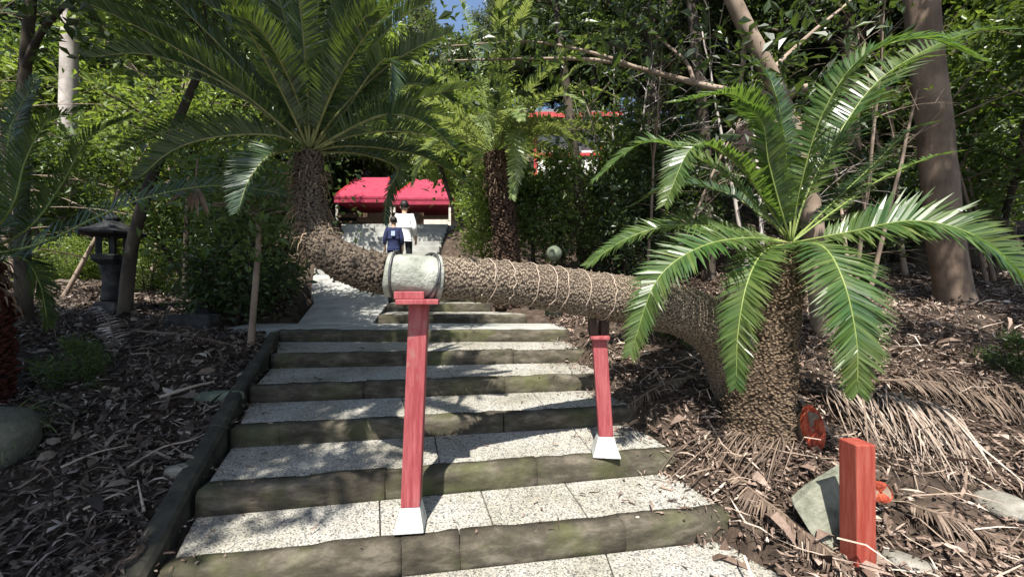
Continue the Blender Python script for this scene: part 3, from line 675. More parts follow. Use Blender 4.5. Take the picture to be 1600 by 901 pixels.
for kk, tilt in ((2, .015), (13, -.01), (4, .05)):
    th2 = np.linspace(0, 2 * np.pi, 33); ring = seg[kk] + (r_[kk] + .008) * (np.cos(th2)[:, None] * A[kk] + np.sin(th2)[:, None] * B[kk]) + tilt * np.sin(th2 * 1 + 1)[:, None] * T[kk]
    place(MB().tube(ring, .0062, 6, False).build('strap', MT['wire'], wrap, smooth=True), wrap)

# ------------------------------------------------------------------ right bank: stake, stones, painted logs, dry fronds
def gp(px, py, lo=.8, hi=40):
    """ground point seen at that pixel"""
    d = np.linspace(lo, hi, 4000); x = (px - 800) / F * d; z = CAMZ - (py - 450.5) / F * d; k = np.argmax(z < gz(x, d))
    return np.array([x[k], d[k], gz(x[k], d[k])])
b = gp(1340, 880); sc_ = b[1] / F; hst_ = (880 - 690) * sc_
stake = tag(empty('marker_stake', b), 'square orange-red painted stake driven into the right bank', 'stake')
MBs = MB(); pole_box(MBs, (0, 0, -.05), (-.004, 0, hst_), 46 * sc_ * .68, .06)
MBs.build('shaft', MT['orange'], stake, bevel=.005)
def rock(name, label, cat, loc, size, seed, mat='rock', rz=0, group=None, rough=.22, parent=None, rx=0):
    bm = bmesh.new(); bmesh.ops.create_icosphere(bm, subdivisions=3, radius=1)
    for v in bm.verts:
        c = np.array(v.co); n = 1 + rough * float(vnoise(c + seed * 7.3, 1.1)) + rough * .5 * float(vnoise(c + seed * 3.3, 2.7)) + .03 * float(vnoise(c + seed, 7))
        q = c * n; q = np.sign(q) * np.abs(q) ** .82; v.co = Vector(q * np.array(size))
    me = bpy.data.meshes.new(name); bm.to_mesh(me); bm.free(); me.materials.append(MT[mat])
    for p in me.polygons: p.use_smooth = True
    o = bpy.data.objects.new(name, me); COL.objects.link(o); o.location = [float(v) for v in loc]; o.rotation_euler = (rx, 0, rz)
    return tag(o, label, cat, group)
# pentagonal slab leaning behind the stake
q = [(1240, 790), (1262, 770), (1318, 735), (1342, 745), (1344, 865), (1300, 862), (1268, 835)]
ds = b[1] + .07; poly = np.array([P(a_, b_, ds + .0012 * (862 - b_)) for a_, b_ in q]); bk = poly + np.array([.03, .07, .012])
n = len(q); slf = [np.arange(n)[None, ::-1], n + np.arange(n)[None], np.array([[i, (i + 1) % n, n + (i + 1) % n, n + i] for i in range(n)])]
tag(MB().add(np.vstack([poly, bk]), slf).build('stone_slab', MT['slabstone'], bevel=.008), 'flat greenish stone slab leaning behind the orange stake', 'stone')
def painted_log(label, c, L, r, dirv, seed):
    d = norm(np.array(dirv, float)); e = tag(empty('cut_log', c), label, 'log')
    n = 14; t = np.linspace(0, 1, n)[:, None]; pth = -d * L * t; rad = r * (1 + .12 * vnoise(np.linspace(0, 3, n)[:, None] * np.ones(3) + seed, 1)); rad[-3:] *= [.95, .8, .55]
    v, f = tube(pth, rad, 16, True); v = v + .012 * vnoise(v + seed, 14)[:, None] * norm(v - (v @ d)[:, None] * d); MB().add(v, f).build('bark', MT['bark_brown'], e)
    k = 28; T, A, B = frames(np.array([[0, 0, 0], d * .1])); V = [d * .02]
    for ring in range(1, 9):
        th = np.arange(k) / k * 2 * np.pi; rr = r * .98 * ring / 8
        q = rr * (np.cos(th)[:, None] * A[0] + np.sin(th)[:, None] * B[0]); q = q + d * (.02 * (1 - (ring / 8) ** 2) + .030 * vnoise(q + seed, 22) * (ring < 8))[:, None]; V.append(q)
    V = np.vstack(V); F3 = np.array([[0, 1 + i, 1 + (i + 1) % k] for i in range(k)]); F4 = np.array([[1 + rg * k + i, 1 + (rg + 1) * k + i, 1 + (rg + 1) * k + (i + 1) % k, 1 + rg * k + (i + 1) % k] for rg in range(7) for i in range(k)])
    MB().add(V, [F3, F4]).build('painted_end', MT['logpaint'], e); return e
l1 = P(1270, 668, 2.62); painted_log('cut log beside the cycad base with its long end painted orange-red', l1, .42, .105, (-.15, -.55, .25), 3).scale = (.62, 1, 1.5)
l2 = P(1376, 768, 2.12); painted_log('small cut log with orange painted end just right of the stake', l2, .3, .055, (-.25, -.8, .35), 8)

def dry_frond(label, pts, seed, mat='dry', Lmax=.22, n=70, wid=.012, vee=-.1, name='dry_frond', group=None, droop=.25):
    pth = catmull(pts, 40); e = tag(empty(name, pth[0]), label, 'dry frond', group)
    v, f = frond_geo(pth - pth[0], n=n, Lmax=Lmax, wid=wid, vee=vee, pet=.12, seed=seed, droop=droop, tipshrink=.5, sparse=.12)
    MB().add(v, f).build('leaflets', MT[mat], e); MB().tube(pth[::3] - pth[0], np.linspace(.011, .004, len(pth[::3])), 6).build('midrib', MT['dry_brown'], e, smooth=True); return e
def G(px, py, up=.05): p = gp(px, py); p[2] += up; return p
def fan(label, starts, ends, n, seed, mat='dry', wd=.012, arch=.14, jit=.07):
    rs_ = np.random.RandomState(seed); e = tag(empty('dry_frond', G(*starts[0], .05)), label, 'dry frond'); S0 = catmull([G(*q, .10) for q in starts], 60); E0 = catmull([G(*q, .03) for q in ends], 60); mb = MB()
    for k in range(n):
        t = rs_.rand(); a_ = S0[int(t * 59)] + rs_.normal(0, .02, 3); b_ = E0[int(np.clip(t + rs_.normal(0, .12), 0, 1) * 59)] + rs_.normal(0, jit, 3); b_[2] = float(gz(b_[0], b_[1])) + rs_.uniform(.0, .05); b_ = a_ + (b_ - a_) * rs_.uniform(.45, 1.1)
        c_ = (a_ + b_) / 2 + np.array([0, 0, arch * rs_.uniform(.4, 1.2)]) + rs_.normal(0, jit * .6, 3); u = np.linspace(0, 1, 7)[:, None]; p_ = (1 - u) ** 2 * a_ + 2 * u * (1 - u) * c_ + u ** 2 * b_
        T_ = norm(np.gradient(p_, axis=0)); sd_ = norm(np.cross(T_, norm(rs_.normal(0, .5, 3) + [0, -.4, 1]))); ww = (wd * rs_.uniform(.5, 1.2)) * np.array([.7, 1, 1, .9, .7, .45, .1])[:, None] * .5
        v_ = np.concatenate([p_ - sd_ * ww, p_ + sd_ * ww]); i_ = np.arange(6)[:, None]; mb.add(v_ - np.array(e.location), [np.concatenate([i_, i_ + 1, i_ + 8, i_ + 7], 1)])
    mb.build('leaflets', MT[mat], e); MB().tube(S0[::4] - np.array(e.location), .010, 6).build('midrib', MT['dry_brown'], e, smooth=True); return e
fan('wide cascade of pale dead palm leaflets behind the orange stake', [(1285, 622), (1345, 628), (1410, 642), (1470, 662)], [(1370, 720), (1430, 745), (1500, 758), (1560, 755)], 170, 91, mat='dry_tan', wd=.013, jit=.09, arch=.09)
fan('brown dead leaflets hanging below the pale cascade at right', [(1420, 600), (1500, 612), (1600, 628)], [(1480, 650), (1560, 668), (1660, 690)], 120, 92, 'dry_brown')
fan('reddish dead leaflets spilling from the cycad base onto the steps', [(1230, 705), (1170, 700), (1110, 705)], [(1180, 800), (1110, 770), (1050, 755)], 60, 93, 'dry_brown', .008, .07)
dry_frond('brown dry frond lying right of the cycad under the far trunk', [G(1370, 610, .08), G(1450, 620, .12), G(1540, 640, .1), G(1640, 680, .05)], 72, 'dry_brown', .22, 80)
dry_frond('dead frond lying along the lower right edge of the steps', [G(1130, 735, .05), G(1180, 790, .07), G(1260, 850, .06), G(1340, 920, .04)], 73, 'dry_brown', .17, 80)
dry_frond('dry frond half buried at the right end of the middle steps', [G(1090, 600, .06), G(1050, 610, .08), G(1010, 630, .08), G(970, 655, .06)], 75, 'dry_brown', .14, 60)
dry_frond('dry frond in the lower right corner of the bank', [G(1400, 800, .06), G(1470, 830, .08), G(1540, 850, .06), G(1620, 900, .04)], 76, 'dry_brown', .16, 60)
dry_frond('bleached dry frond standing among the left litter near the lantern', [G(180, 560, .02), G(176, 535, .06), G(168, 515, .10), G(150, 500, .14)], 77, 'dry', .16, 34, .014)
dry_frond('long dry frond lying across the left bank above the kerb', [G(215, 525, .05), G(280, 532, .06), G(350, 545, .06), G(420, 562, .05)], 78, 'dry_brown', .07, 50)
dry_frond('dry frond in the shade behind the left lantern', [G(60, 470, .08), G(120, 462, .12), G(190, 450, .14), G(250, 455, .08)], 79, 'dry_brown', .22, 60)
dry_frond('dry frond lying between the two lanterns', [G(230, 455, .08), G(270, 440, .14), G(320, 432, .14), G(360, 440, .08)], 80, 'dry', .2, 60)
rock('rock', 'grey weathered rock pile on the right bank near the edge', 'rock', gp(1572, 800) + [0, 0, .03], (.13, .09, .06), 5)
rock('rock', 'smooth blue-grey stone at the foot of the orange stake', 'rock', gp(1418, 885) + [0, 0, .015], (.10, .055, .04), 6, rz=-.9)
rock('rock', 'large mossy boulder at the left edge of the photo', 'rock', gp(8, 715) + [-.05, 0, .10], (.20, .16, .17), 9, 'rock_dark')
rock('rock', 'pale flat stone on the kerb beside the second step', 'rock', gp(283, 745) + [0, 0, .03], (.085, .05, .04), 10, rz=.5)
rock('rock', 'reddish flat stone just above the pale one by the kerb', 'rock', gp(312, 728) + [0, 0, .03], (.06, .035, .03), 12, rz=.4)
rock('rock', 'mossy wedge stone against the kerb at the third step', 'rock', gp(345, 628) + [0, 0, .04], (.16, .06, .05), 13, 'moss_stone', rz=.35)

# leaf litter: uncountable dry strips and leaves on both banks
def scatter(name, label, mat, n, sampler, Lr, Wr, seed, pile=.05, tilt=.35):
    rs = np.random.RandomState(seed); x, y = sampler(rs, n); ck = rs.rand(len(x)) < .35 + 1.1 * sstep(.5 + 1.1 * vnoise(np.stack([x, y, x * 0 + seed], -1), 2.3)); x, y = x[ck], y[ck]; n = len(x); z = gz(x, y) + rs.uniform(.003, pile, n)
    yaw = rs.uniform(0, 2 * np.pi, n); pt = rs.normal(0, tilt, n); rl = rs.normal(0, .5, n)
    L = rs.gamma(2.2, .4, n).clip(.25, 2.6) * np.mean(Lr); Wd = rs.uniform(*Wr, n)
    d = np.stack([np.cos(yaw) * np.cos(pt), np.sin(yaw) * np.cos(pt), np.sin(pt)], -1); s_ = np.stack([-np.sin(yaw), np.cos(yaw), np.zeros(n)], -1)
    u = np.cross(d, s_); s_ = s_ * np.cos(rl)[:, None] + u * np.sin(rl)[:, None]; u = np.cross(d, s_)
    c = np.stack([x, y, z], -1); cv = rs.normal(0, .16, n)[:, None] * L[:, None]; hl = L[:, None] / 2; hw = Wd[:, None] / 2
    bend = s_ * rs.normal(0, .12, n)[:, None] * L[:, None]
    v = np.stack([c - d * hl + u * cv * .0, c - d * hl * .4 - s_ * hw + u * cv, c - d * hl * .4 + s_ * hw + u * cv,
                  c + d * hl * .4 - s_ * hw * .8 + u * cv + bend, c + d * hl * .4 + s_ * hw * .8 + u * cv + bend, c + d * hl + bend * 1.8], 1).reshape(-1, 3)
    i = np.arange(n)[:, None] * 6
    o = MB().add(v, [i + np.array([[1, 2, 4, 3]]), np.concatenate([i + np.array([[0, 2, 1]]), i + np.array([[3, 4, 5]])])]).build(name, MT[mat]); return tag(o, label, None, None, 'stuff')
def left_s(rs, n):
    y = .75 + (rs.rand(n * 2) ** 1.5) * 7; x = -rs.uniform(1.4, 9.5, n * 2); xl = np.interp(y, PY, PXL); k = (x < xl - .1) & (x > -1.45 * y - .6); return x[k][:n], y[k][:n]
def right_s(rs, n):
    y = 1.3 + (rs.rand(n * 2) ** 1.5) * 7; x = rs.uniform(.5, 9.5, n * 2); xr = np.interp(y, PY2, PXR); k = (x > xr - .10 - .16 * rs.rand(n * 2)) & (x < 1.45 * y + .6); return x[k][:n], y[k][:n]
def far_s(rs, n):
    y = rs.uniform(6, 16, n); x = rs.uniform(-14, 16, n); k = (x < np.interp(y, PY, PXL) - .2) | (x > np.interp(y, PY2, PXR) + .2); return x[k], y[k]
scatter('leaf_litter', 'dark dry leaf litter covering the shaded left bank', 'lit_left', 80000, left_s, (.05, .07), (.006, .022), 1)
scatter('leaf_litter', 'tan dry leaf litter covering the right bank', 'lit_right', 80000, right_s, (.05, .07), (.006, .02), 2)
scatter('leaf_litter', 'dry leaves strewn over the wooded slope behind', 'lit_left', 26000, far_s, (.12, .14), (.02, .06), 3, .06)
scatter('dry_strips', 'long dry leaflet strips strewn over the right bank', 'dry', 3800, right_s, (.20, .22), (.006, .014), 12, .09, .25)
scatter('dry_strips', 'long grey dry leaflet strips strewn over the left bank', 'dry_brown', 2200, left_s, (.17, .19), (.006, .014), 13, .07, .2)
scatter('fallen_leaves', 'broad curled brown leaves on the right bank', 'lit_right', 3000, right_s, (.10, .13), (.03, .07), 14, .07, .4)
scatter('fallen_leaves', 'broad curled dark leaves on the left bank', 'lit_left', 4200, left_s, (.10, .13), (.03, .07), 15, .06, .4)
def tread_z(x, y):
    z = np.zeros_like(x)
    yn = [a[1] + (x - a[0]) / (b_[0] - a[0]) * (b_[1] - a[1]) for a, b_, _ in NOSE]
    z[:] = .005
    for k in range(5):
        t = (y - yn[k]) / (yn[k + 1] - yn[k]); m_ = (t >= 0) & (t < 1); z[m_] = (NOSE[k][2] + t * (NOSE[k + 1][2] - RISE - NOSE[k][2]))[m_]
    return z
def step_s(rs, n):
    y = rs.uniform(1.2, 4.55, n * 40); x = rs.uniform(-2.6, 1.5, n * 40); xr = np.interp(y, PY2, PXR); xl = np.interp(y, PY, PXL); d = np.minimum((xr - x) * .8, (x - xl) * 1.8)
    k = (rs.rand(n * 40) < np.exp(-d * 5) + .02) & (d > -.1); return x[k][:n], y[k][:n]
_gz = gz; gz = lambda x, y: tread_z(x, y)
scatter('step_litter', 'dry leaf bits and debris lying on the treads', 'lit_right', 2200, step_s, (.035, .045), (.004, .016), 16, .012, .12)
gz = _gz
# fallen twigs on the left bank
tw = [([(130, 812), (175, 795), (215, 772)], 'short bent twig low on the left bank'), ([(200, 745), (255, 715), (300, 700), (342, 682)], 'long curved pale twig pointing at the kerb'),
      ([(95, 745), (150, 725), (205, 708)], 'forked pale twig in the middle of the left bank'), ([(225, 815), (215, 770)], 'small upright-looking twig near the kerb'), ([(250, 632), (300, 618), (335, 606)], 'broad grey dry strip leaf on the upper left bank')]
for i, (pts, lb) in enumerate(tw):
    pp = catmull([G(a, b_, .05 + .015 * (k % 2)) for k, (a, b_) in enumerate(pts)], 10)
    e = MB().tube(pp, np.linspace(.007, .003, 10) * (2.2 if i == 4 else 1), 6).build('fallen_twig', MT['dry']); tag(e, lb, 'twig', 'twigs on the left bank')

# ------------------------------------------------------------------ stone lanterns and stones
def lathe(mb, prof, seg=24, jitter=0):
    prof = np.array(prof, float); th = np.arange(seg) / seg * 2 * np.pi
    v = np.stack([prof[:, :1] * np.cos(th), prof[:, :1] * np.sin(th), np.repeat(prof[:, 1:], seg, 1)], -1).reshape(-1, 3); n = len(prof)
    i = np.arange(n - 1)[:, None] * seg; j = np.arange(seg)[None]; f = np.stack([i + j, i + (j + 1) % seg, i + seg + (j + 1) % seg, i + seg + j], -1).reshape(-1, 4)
    if jitter: v = v + jitter * np.stack([vnoise(v, 12), vnoise(v + 20, 12), vnoise(v + 40, 12)], -1)
    mb.add(v, [f, np.arange(seg)[None, ::-1], (n - 1) * seg + np.arange(seg)[None]]); return mb
def lantern(label, loc, H, mat, rz):
    e = tag(empty('stone_lantern', loc, rz), label, 'stone lantern', 'stone lanterns'); s = H / 1.2
    lathe(MB(), [(.25 * s, -.08), (.25 * s, .06 * s), (.20 * s, .10 * s), (.17 * s, .16 * s)], 6, .006).build('base', MT[mat], e, bevel=.008)
    lathe(MB(), [(.10 * s, .16 * s), (.115 * s, .20 * s), (.10 * s, .26 * s), (.095 * s, .45 * s), (.11 * s, .56 * s), (.125 * s, .60 * s)], 20, .005).build('shaft', MT[mat], e, smooth=True)
    lathe(MB(), [(.12 * s, .60 * s), (.21 * s, .66 * s), (.22 * s, .72 * s), (.17 * s, .73 * s)], 6, .006).build('platform', MT[mat], e, bevel=.006)
    fb = MB()
    for k in range(6):
        a = k * math.pi / 3 + math.pi / 6; fb.box((.135 * s * math.cos(a + math.pi / 6), .135 * s * math.sin(a + math.pi / 6), .84 * s), (.045 * s, .045 * s, .22 * s), a)
    fb.build('fire_box', MT[mat], e)
    rf = lathe(MB(), [(.20 * s, .945 * s), (.33 * s, .965 * s), (.345 * s, 1.0 * s), (.24 * s, 1.04 * s), (.14 * s, 1.10 * s), (.06 * s, 1.14 * s)], 6, .008).build('roof', MT[mat], e, bevel=.01)
    lathe(MB(), [(.05 * s, 1.135 * s), (.075 * s, 1.16 * s), (.06 * s, 1.19 * s), (.02 * s, 1.23 * s), (.004, 1.25 * s)], 14, .003).build('finial', MT[mat], e, smooth=True)
    return e
lb = gp(176, 492, 3.5); lantern('dark stone lantern with wide roof under the long frond', lb, (492 - 338) / F * lb[1], 'lantern', .3)
lb2 = gp(345, 470, 4.2); lantern('small mossy stone lantern half hidden in shrubs near the landing', lb2, (470 - 378) / F * lb2[1], 'moss_stone', .7)
sb = np.array([(866 - 800) / F * 5.6, 5.6, 1.05])
sp = tag(empty('stone_bollard', sb), 'green-grey stone post topped with a ball behind the horizontal stem', 'stone post')
lathe(MB(), [(.13, -.1), (.13, .5), (.115, .53), (.115, .62), (.07, .65), (.06, .68)], 20, .004).build('post', MT['moss_stone'], sp, smooth=True)
bz = P(866, 396, 5.6)[2] - sb[2]
lathe(MB(), [(.06, bz - .105)] + [(.11 * math.cos(a), bz + .11 * math.sin(a)) for a in np.linspace(-1.2, 1.5, 12)], 20, .003).build('ball', MT['moss_stone'], sp, smooth=True)
for i, (px_, py_, sz, lab) in enumerate([(300, 510, (.30, .12, .12), 'long dark edging stone beside the landing'), (322, 500, (.10, .12, .2), 'upright dark block at the end of the edging stone')]):
    p = gp(px_, py_, 3.5); o = MB().box((0, 0, sz[2] * .3), [v * 1.6 for v in sz], .1).build('edging_stone', MT['lantern'], bevel=.02); o.location = [float(v) for v in p]; tag(o, lab, 'stone')

# ------------------------------------------------------------------ trees and shrubs
def leaves(mb, anchors, n, size, sig, rs, up=.7, asp=.45):
    k = rs.randint(0, len(anchors), n); c = anchors[k] + rs.normal(0, 1, (n, 3)) * sig
    nn = norm(rs.normal(0, .6, (n, 3)) + np.array([0, 0, up])); d = norm(np.cross(nn, rs.normal(0, 1, (n, 3)))); s_ = np.cross(nn, d)
    L = size * np.exp(rs.normal(-.08, .36, (n, 1))).clip(.3, 2.0); hw = L * asp * .5
    v = np.stack([c, c + d * L * .45 + s_ * hw + nn * hw * .35, c + d * L - nn * L * .12, c + d * L * .45 - s_ * hw + nn * hw * .35], 1).reshape(-1, 3)
    i = np.arange(n)[:, None] * 4; mb.add(v, [i + np.array([[0, 1, 2]]), i + np.array([[0, 2, 3]])] if False else [np.concatenate([i + np.array([[0, 1, 2]]), i + np.array([[0, 2, 3]])])])
    return mb
def gen_tree(seed, H, r0, cb, cr, nl, ls, nlimb=16, sig=.28, lean=(0, 0), up=.7, stems=1):
    rs = np.random.RandomState(seed); tr = MB(); anc = []
    for st in range(stems):
        off = np.array([rs.normal(0, .12), rs.normal(0, .12), 0]) * (stems > 1); n = 14; t = np.linspace(0, 1, n); sp_ = rs.normal(0, .25, 2) * (stems > 1) * H
        wob = np.cumsum(rs.normal(0, .03 * H / 6, (n, 2)), 0); pth = np.c_[off[0] + (lean[0] + sp_[0]) * t + wob[:, 0] * t, off[1] + (lean[1] + sp_[1]) * t + wob[:, 1] * t, -.3 + (H + .3) * t]
        tr.tube(pth, r0 * (1 - .75 * t) * (1 + .5 * np.exp(-t * 25)), 10)
        for l in range(nlimb // stems):
            u = rs.uniform(cb / H, .98); b0 = np.array([np.interp(u, t, pth[:, j]) for j in range(3)]); a = rs.uniform(0, 6.28); ln = cr * rs.uniform(.5, 1.1) * (1.05 - .45 * (u - cb / H) / (1 - cb / H + .01)); e0 = rs.uniform(.1, .9)
            lp_ = arc(b0, a, e0, ln, rs.uniform(-.3, .9), rs.randint(1e6), 8); tr.tube(lp_, np.linspace(r0 * .35 * (1.1 - u * .6), r0 * .06, 8), 6, False)
            anc.append(lp_[5:])
            for s_ in range(4):
                q = lp_[rs.randint(2, 8)]; sl = arc(q, a + rs.normal(0, 1.0), e0 + rs.normal(0, .4), ln * rs.uniform(.25, .55), rs.uniform(-.2, 1), rs.randint(1e6), 6)
                tr.tube(sl, np.linspace(r0 * .10, r0 * .03, 6), 5, False); anc.append(sl[2:])
    return tr, leaves(MB(), np.concatenate(anc), nl, ls, sig, rs, up)
def proto(key, *a, **k):
    t, c = gen_tree(*a, **k); return (t.mesh(key + '_trunk', True), c.mesh(key + '_crown'))
PR = {
    'a': proto('evergreen', 1, 9.0, .20, 2.2, 2.9, 34000, .15, 24, .20), 'b': proto('evergreen', 2, 10.5, .24, 3.0, 3.2, 38000, .16, 26, .22), 'c': proto('evergreen', 3, 8.0, .17, 1.5, 2.6, 32000, .13, 24, .19),
    'tall': proto('tall_tree', 8, 13.0, .26, 6.0, 3.6, 34000, .15, 24, .24),
    's1': proto('shrub', 4, 1.7, .035, .25, .75, 6500, .085, 24, .13, stems=4), 's2': proto('shrub', 5, 2.4, .045, .5, .9, 9000, .095, 28, .15, stems=3), 's3': proto('shrub', 6, 1.1, .025, .12, .6, 4500, .07, 20, .11, stems=5),
    'sap': proto('sapling', 7, 3.0, .035, 1.2, .8, 3600, .11, 14, .14),
}
_mc = {}
def with_mat(me, mat):
    k = (me.name, mat)
    if k not in _mc:
        m = me.copy(); m.materials.clear(); m.materials.append(MT[mat]); _mc[k] = m
    return _mc[k]
def tree(name, key, loc, scale, rz, bk, lf, label, cat, group=None, sz=1.0):
    e = tag(empty(name, loc, rz), label, cat, group); e.scale = (scale, scale, scale * sz)
    for part, me, mt in (('trunk' if cat != 'shrub' else 'stems', PR[key][0], bk), ('crown' if cat != 'shrub' else 'foliage', PR[key][1], lf)):
        o = bpy.data.objects.new(part, with_mat(me, mt)); COL.objects.link(o); o.parent = e
    return e
rs = np.random.RandomState(5)
FOREST = []
for k in range(900):
    y = rs.uniform(8.5, 34); x = rs.uniform(-1.45, 1.45) * y
    s = x / y
    if y < 21 and -.52 < s < -.09: continue                       # open view up to the terrace
    if y < 15.5 and abs(s - .14) < .04 + 3.0 / y: continue         # glimpse of the shrine
    if y < 15 and abs(s - .76) < 3.0 / y: continue
    if y < 13 and s < -.55: continue
    if any((x - a) ** 2 + (y - b_) ** 2 < (1.9 + .03 * y) ** 2 for a, b_ in FOREST): continue
    if abs(x + 5.8) < 5.0 and 17 < y < 24: continue
    if abs(x - 2.6) < 2.8 and 14 < y < 19: continue
    if abs(x - 10.5) < 3.8 and 13 < y < 18.5: continue
    FOREST.append((x, y))
    if len(FOREST) >= 85: break
for i, (x, y) in enumerate(FOREST):
    key = 'abc'[rs.randint(3)]; lf = ['leaf_dark', 'leaf_dark', 'leaf_mid', 'leaf_grey'][rs.randint(4)]
    hue = {'leaf_dark': 'dark evergreen', 'leaf_mid': 'fresh green', 'leaf_grey': 'greyish green'}[lf]
    px_ = x / y * F + 800; dep = 'near' if y < 15 else 'mid-distance' if y < 24 else 'far'
    wh = ['at the far left behind the edge cycad', 'behind the pale straight trunk', 'behind the dark lantern and leaning sapling', 'behind the left cycad crown', 'above the red pavilion roofs', 'behind the pale middle cycad',
          'above the white and red hall', 'behind the horizontal branch', 'behind the right cycad crown', 'beside the thick brown trunk', 'at the far right edge'][int(np.clip((px_ + 50) // 155, 0, 10))]
    tree('forest_tree', key, (x, y, float(gz(x, y)) - .1), rs.uniform(.75, 1.15), rs.uniform(0, 6.28), 'bark_dark', lf, f'{dep} {hue} tree {wh}', 'tree', 'forest trees on the slope behind')
_by = {}
for o in list(COL.objects):
    if o.name.startswith('forest_tree'): _by.setdefault(o['label'], []).append(o)
for lb_, os_ in _by.items():
    if len(os_) > 1:
        os_.sort(key=lambda o: o.location.x / o.location.y)
        wd_ = {2: ['left', 'right'], 3: ['left', 'middle', 'right'], 4: ['leftmost', 'second from left', 'third from left', 'rightmost']}.get(len(os_)) or ['leftmost'] + ['inner'] * (len(os_) - 2) + ['rightmost']
        for o, q in zip(os_, wd_): o['label'] = q + ' ' + lb_
def shrub(px_, py_, D, key, sc_, lf, label, bk='bark_dark', name='shrub', sz=1.0, cat='shrub', group=None):
    x = (px_ - 800) / F * D; z = float(gz(x, D)); return tree(name, key, (x, D, z - .05), sc_, (px_ * 7 % 63) / 10, bk, lf, label, cat, group, sz)
for a in [
    (768, 0, 7.2, 's2', .85, 'leaf_light', 'bright green shrub right of the people, beside the stairs'),
    (845, 0, 7.0, 's2', .9, 'leaf_mid', 'leafy green shrub behind the ball-topped stone post'), (925, 0, 8.4, 's2', .8, 'leaf_light', 'sunlit shrub below the white and red building'),
    (365, 0, 5.2, 's1', .9, 'leaf_dark', 'dark shrub between the small lantern and the leaning trunk'), (405, 0, 6.3, 's1', 1.1, 'leaf_dark', 'dark leafy shrub right behind the shaggy left stem'), (330, 0, 6.6, 's2', .9, 'leaf_mid', 'green shrub above the small mossy lantern'),
    (90, 0, 8.5, 's3', 1.2, 'leaf_light', 'sunlit low shrub far left behind the dark lantern'), (160, 0, 9.2, 's3', 1.3, 'leaf_light', 'sunlit low shrub directly behind the dark lantern roof'), (250, 0, 9.0, 's3', 1.2, 'leaf_light', 'sunlit low shrub right of the dark lantern'), (30, 0, 7.5, 's2', 1.1, 'leaf_mid', 'green shrub behind the left edge cycad'),
    (230, 0, 10.5, 's2', 1.9, 'leaf_light', 'tall light green bush beyond the leaning sapling'), (110, 0, 11.5, 's2', 2.0, 'leaf_mid', 'tall green bush behind the pale trunk'), (340, 0, 11.0, 's2', 1.9, 'leaf_light', 'tall pale bush left of the left crown'),
    (1545, 0, 7.2, 's2', 1.5, 'leaf_mid', 'broad green shrub right of the thick brown trunk'), (1535, 0, 9.6, 's2', 1.7, 'leaf_light', 'tall sunlit bush behind the thick brown trunk'), (1590, 0, 8.6, 's2', 2.0, 'leaf_light', 'tall light bush at the right edge'), (1400, 0, 8.8, 's2', 1.0, 'leaf_dark', 'dark bush left of the thick brown trunk'),
    (1050, 0, 7.4, 's2', 1.0, 'leaf_dark', 'dark bush behind the drooping left fronds'), (980, 0, 6.4, 's1', 1.0, 'leaf_dark', 'dark low shrub above the stem bend'), (1105, 0, 8.6, 's2', .8, 'leaf_dark', 'dark bush under the horizontal branch'), (1300, 0, 7.0, 's1', 1.1, 'leaf_dark', 'dark shrub behind the right crown'),
    (735, 0, 11.5, 's2', 1.7, 'leaf_light', 'tall yellow-green bush behind the pale cycad'), (1040, 0, 10.5, 's2', 1.3, 'leaf_mid', 'tall bush right of the shrine wall'),
]: shrub(*a)

def stem_tree(label, ctrl, mat, limbs=(), crown=None, leafmat='leaf_dark', name='tree', lsz=.13, seg=12, seed=0):
    """a tree drawn through photo points (px, py, D, radius); it starts in the ground"""
    C = [P(*c[:3]) for c in ctrl]; C[0][2] = gz(C[0][0], C[0][1]) - .15
    e = tag(empty(name, C[0]), label, 'tree'); pth = catmull(C, 40); s = np.linspace(0, len(ctrl) - 1, 40); rad = np.interp(s, range(len(ctrl)), [c[3] for c in ctrl]) * (1 + .35 * np.exp(-np.linspace(0, 30, 40)))
    v, f = tube(pth, rad, seg); T_ = np.repeat(pth, seg, 0); v = np.vstack([v[:40 * seg] + (v[:40 * seg] - T_) * (.05 * vnoise(v[:40 * seg] * [1, 1, .35] + seed, 9))[:, None]])
    place(MB().add(v, f).build('trunk', MT[mat], e, smooth=True), e)
    anc = []
    for lc in limbs:
        lpp = catmull([P(*c[:3]) for c in lc], 24); lrr = np.interp(np.linspace(0, len(lc) - 1, 24), range(len(lc)), [c[3] for c in lc]); place(MB().tube(lpp, lrr, 8).build('limb', MT[mat], e, smooth=True), e); anc.append(lpp[12:])
    if crown:
        rs_ = np.random.RandomState(seed); top = pth[-1]; br = MB()
        for k in range(22):
            b0 = pth[rs_.randint(32, 40)]; lpp = arc(b0, rs_.uniform(0, 6.28), rs_.uniform(.1, 1.2), crown[0] * rs_.uniform(.5, 1.1), rs_.uniform(0, .9), rs_.randint(1e6), 8); br.tube(lpp, np.linspace(ctrl[-1][3] * .4, .012, 8), 6, False); anc.append(lpp[3:])
        place(br.build('limb', MT[mat], e, smooth=True), e)
        place(leaves(MB(), np.concatenate(anc), crown[1], lsz, .3, rs_).build('crown', MT[leafmat], e), e)
    return e
stem_tree('thick brown tree trunk rising at the right behind the cycad', [(1495, 500, 5.3, .195), (1478, 380, 5.3, .19), (1460, 200, 5.3, .185), (1442, 40, 5.3, .18), (1425, -200, 5.3, .18), (1405, -520, 5.3, .16)], 'bark_brown', crown=(2.6, 9000), seed=1)
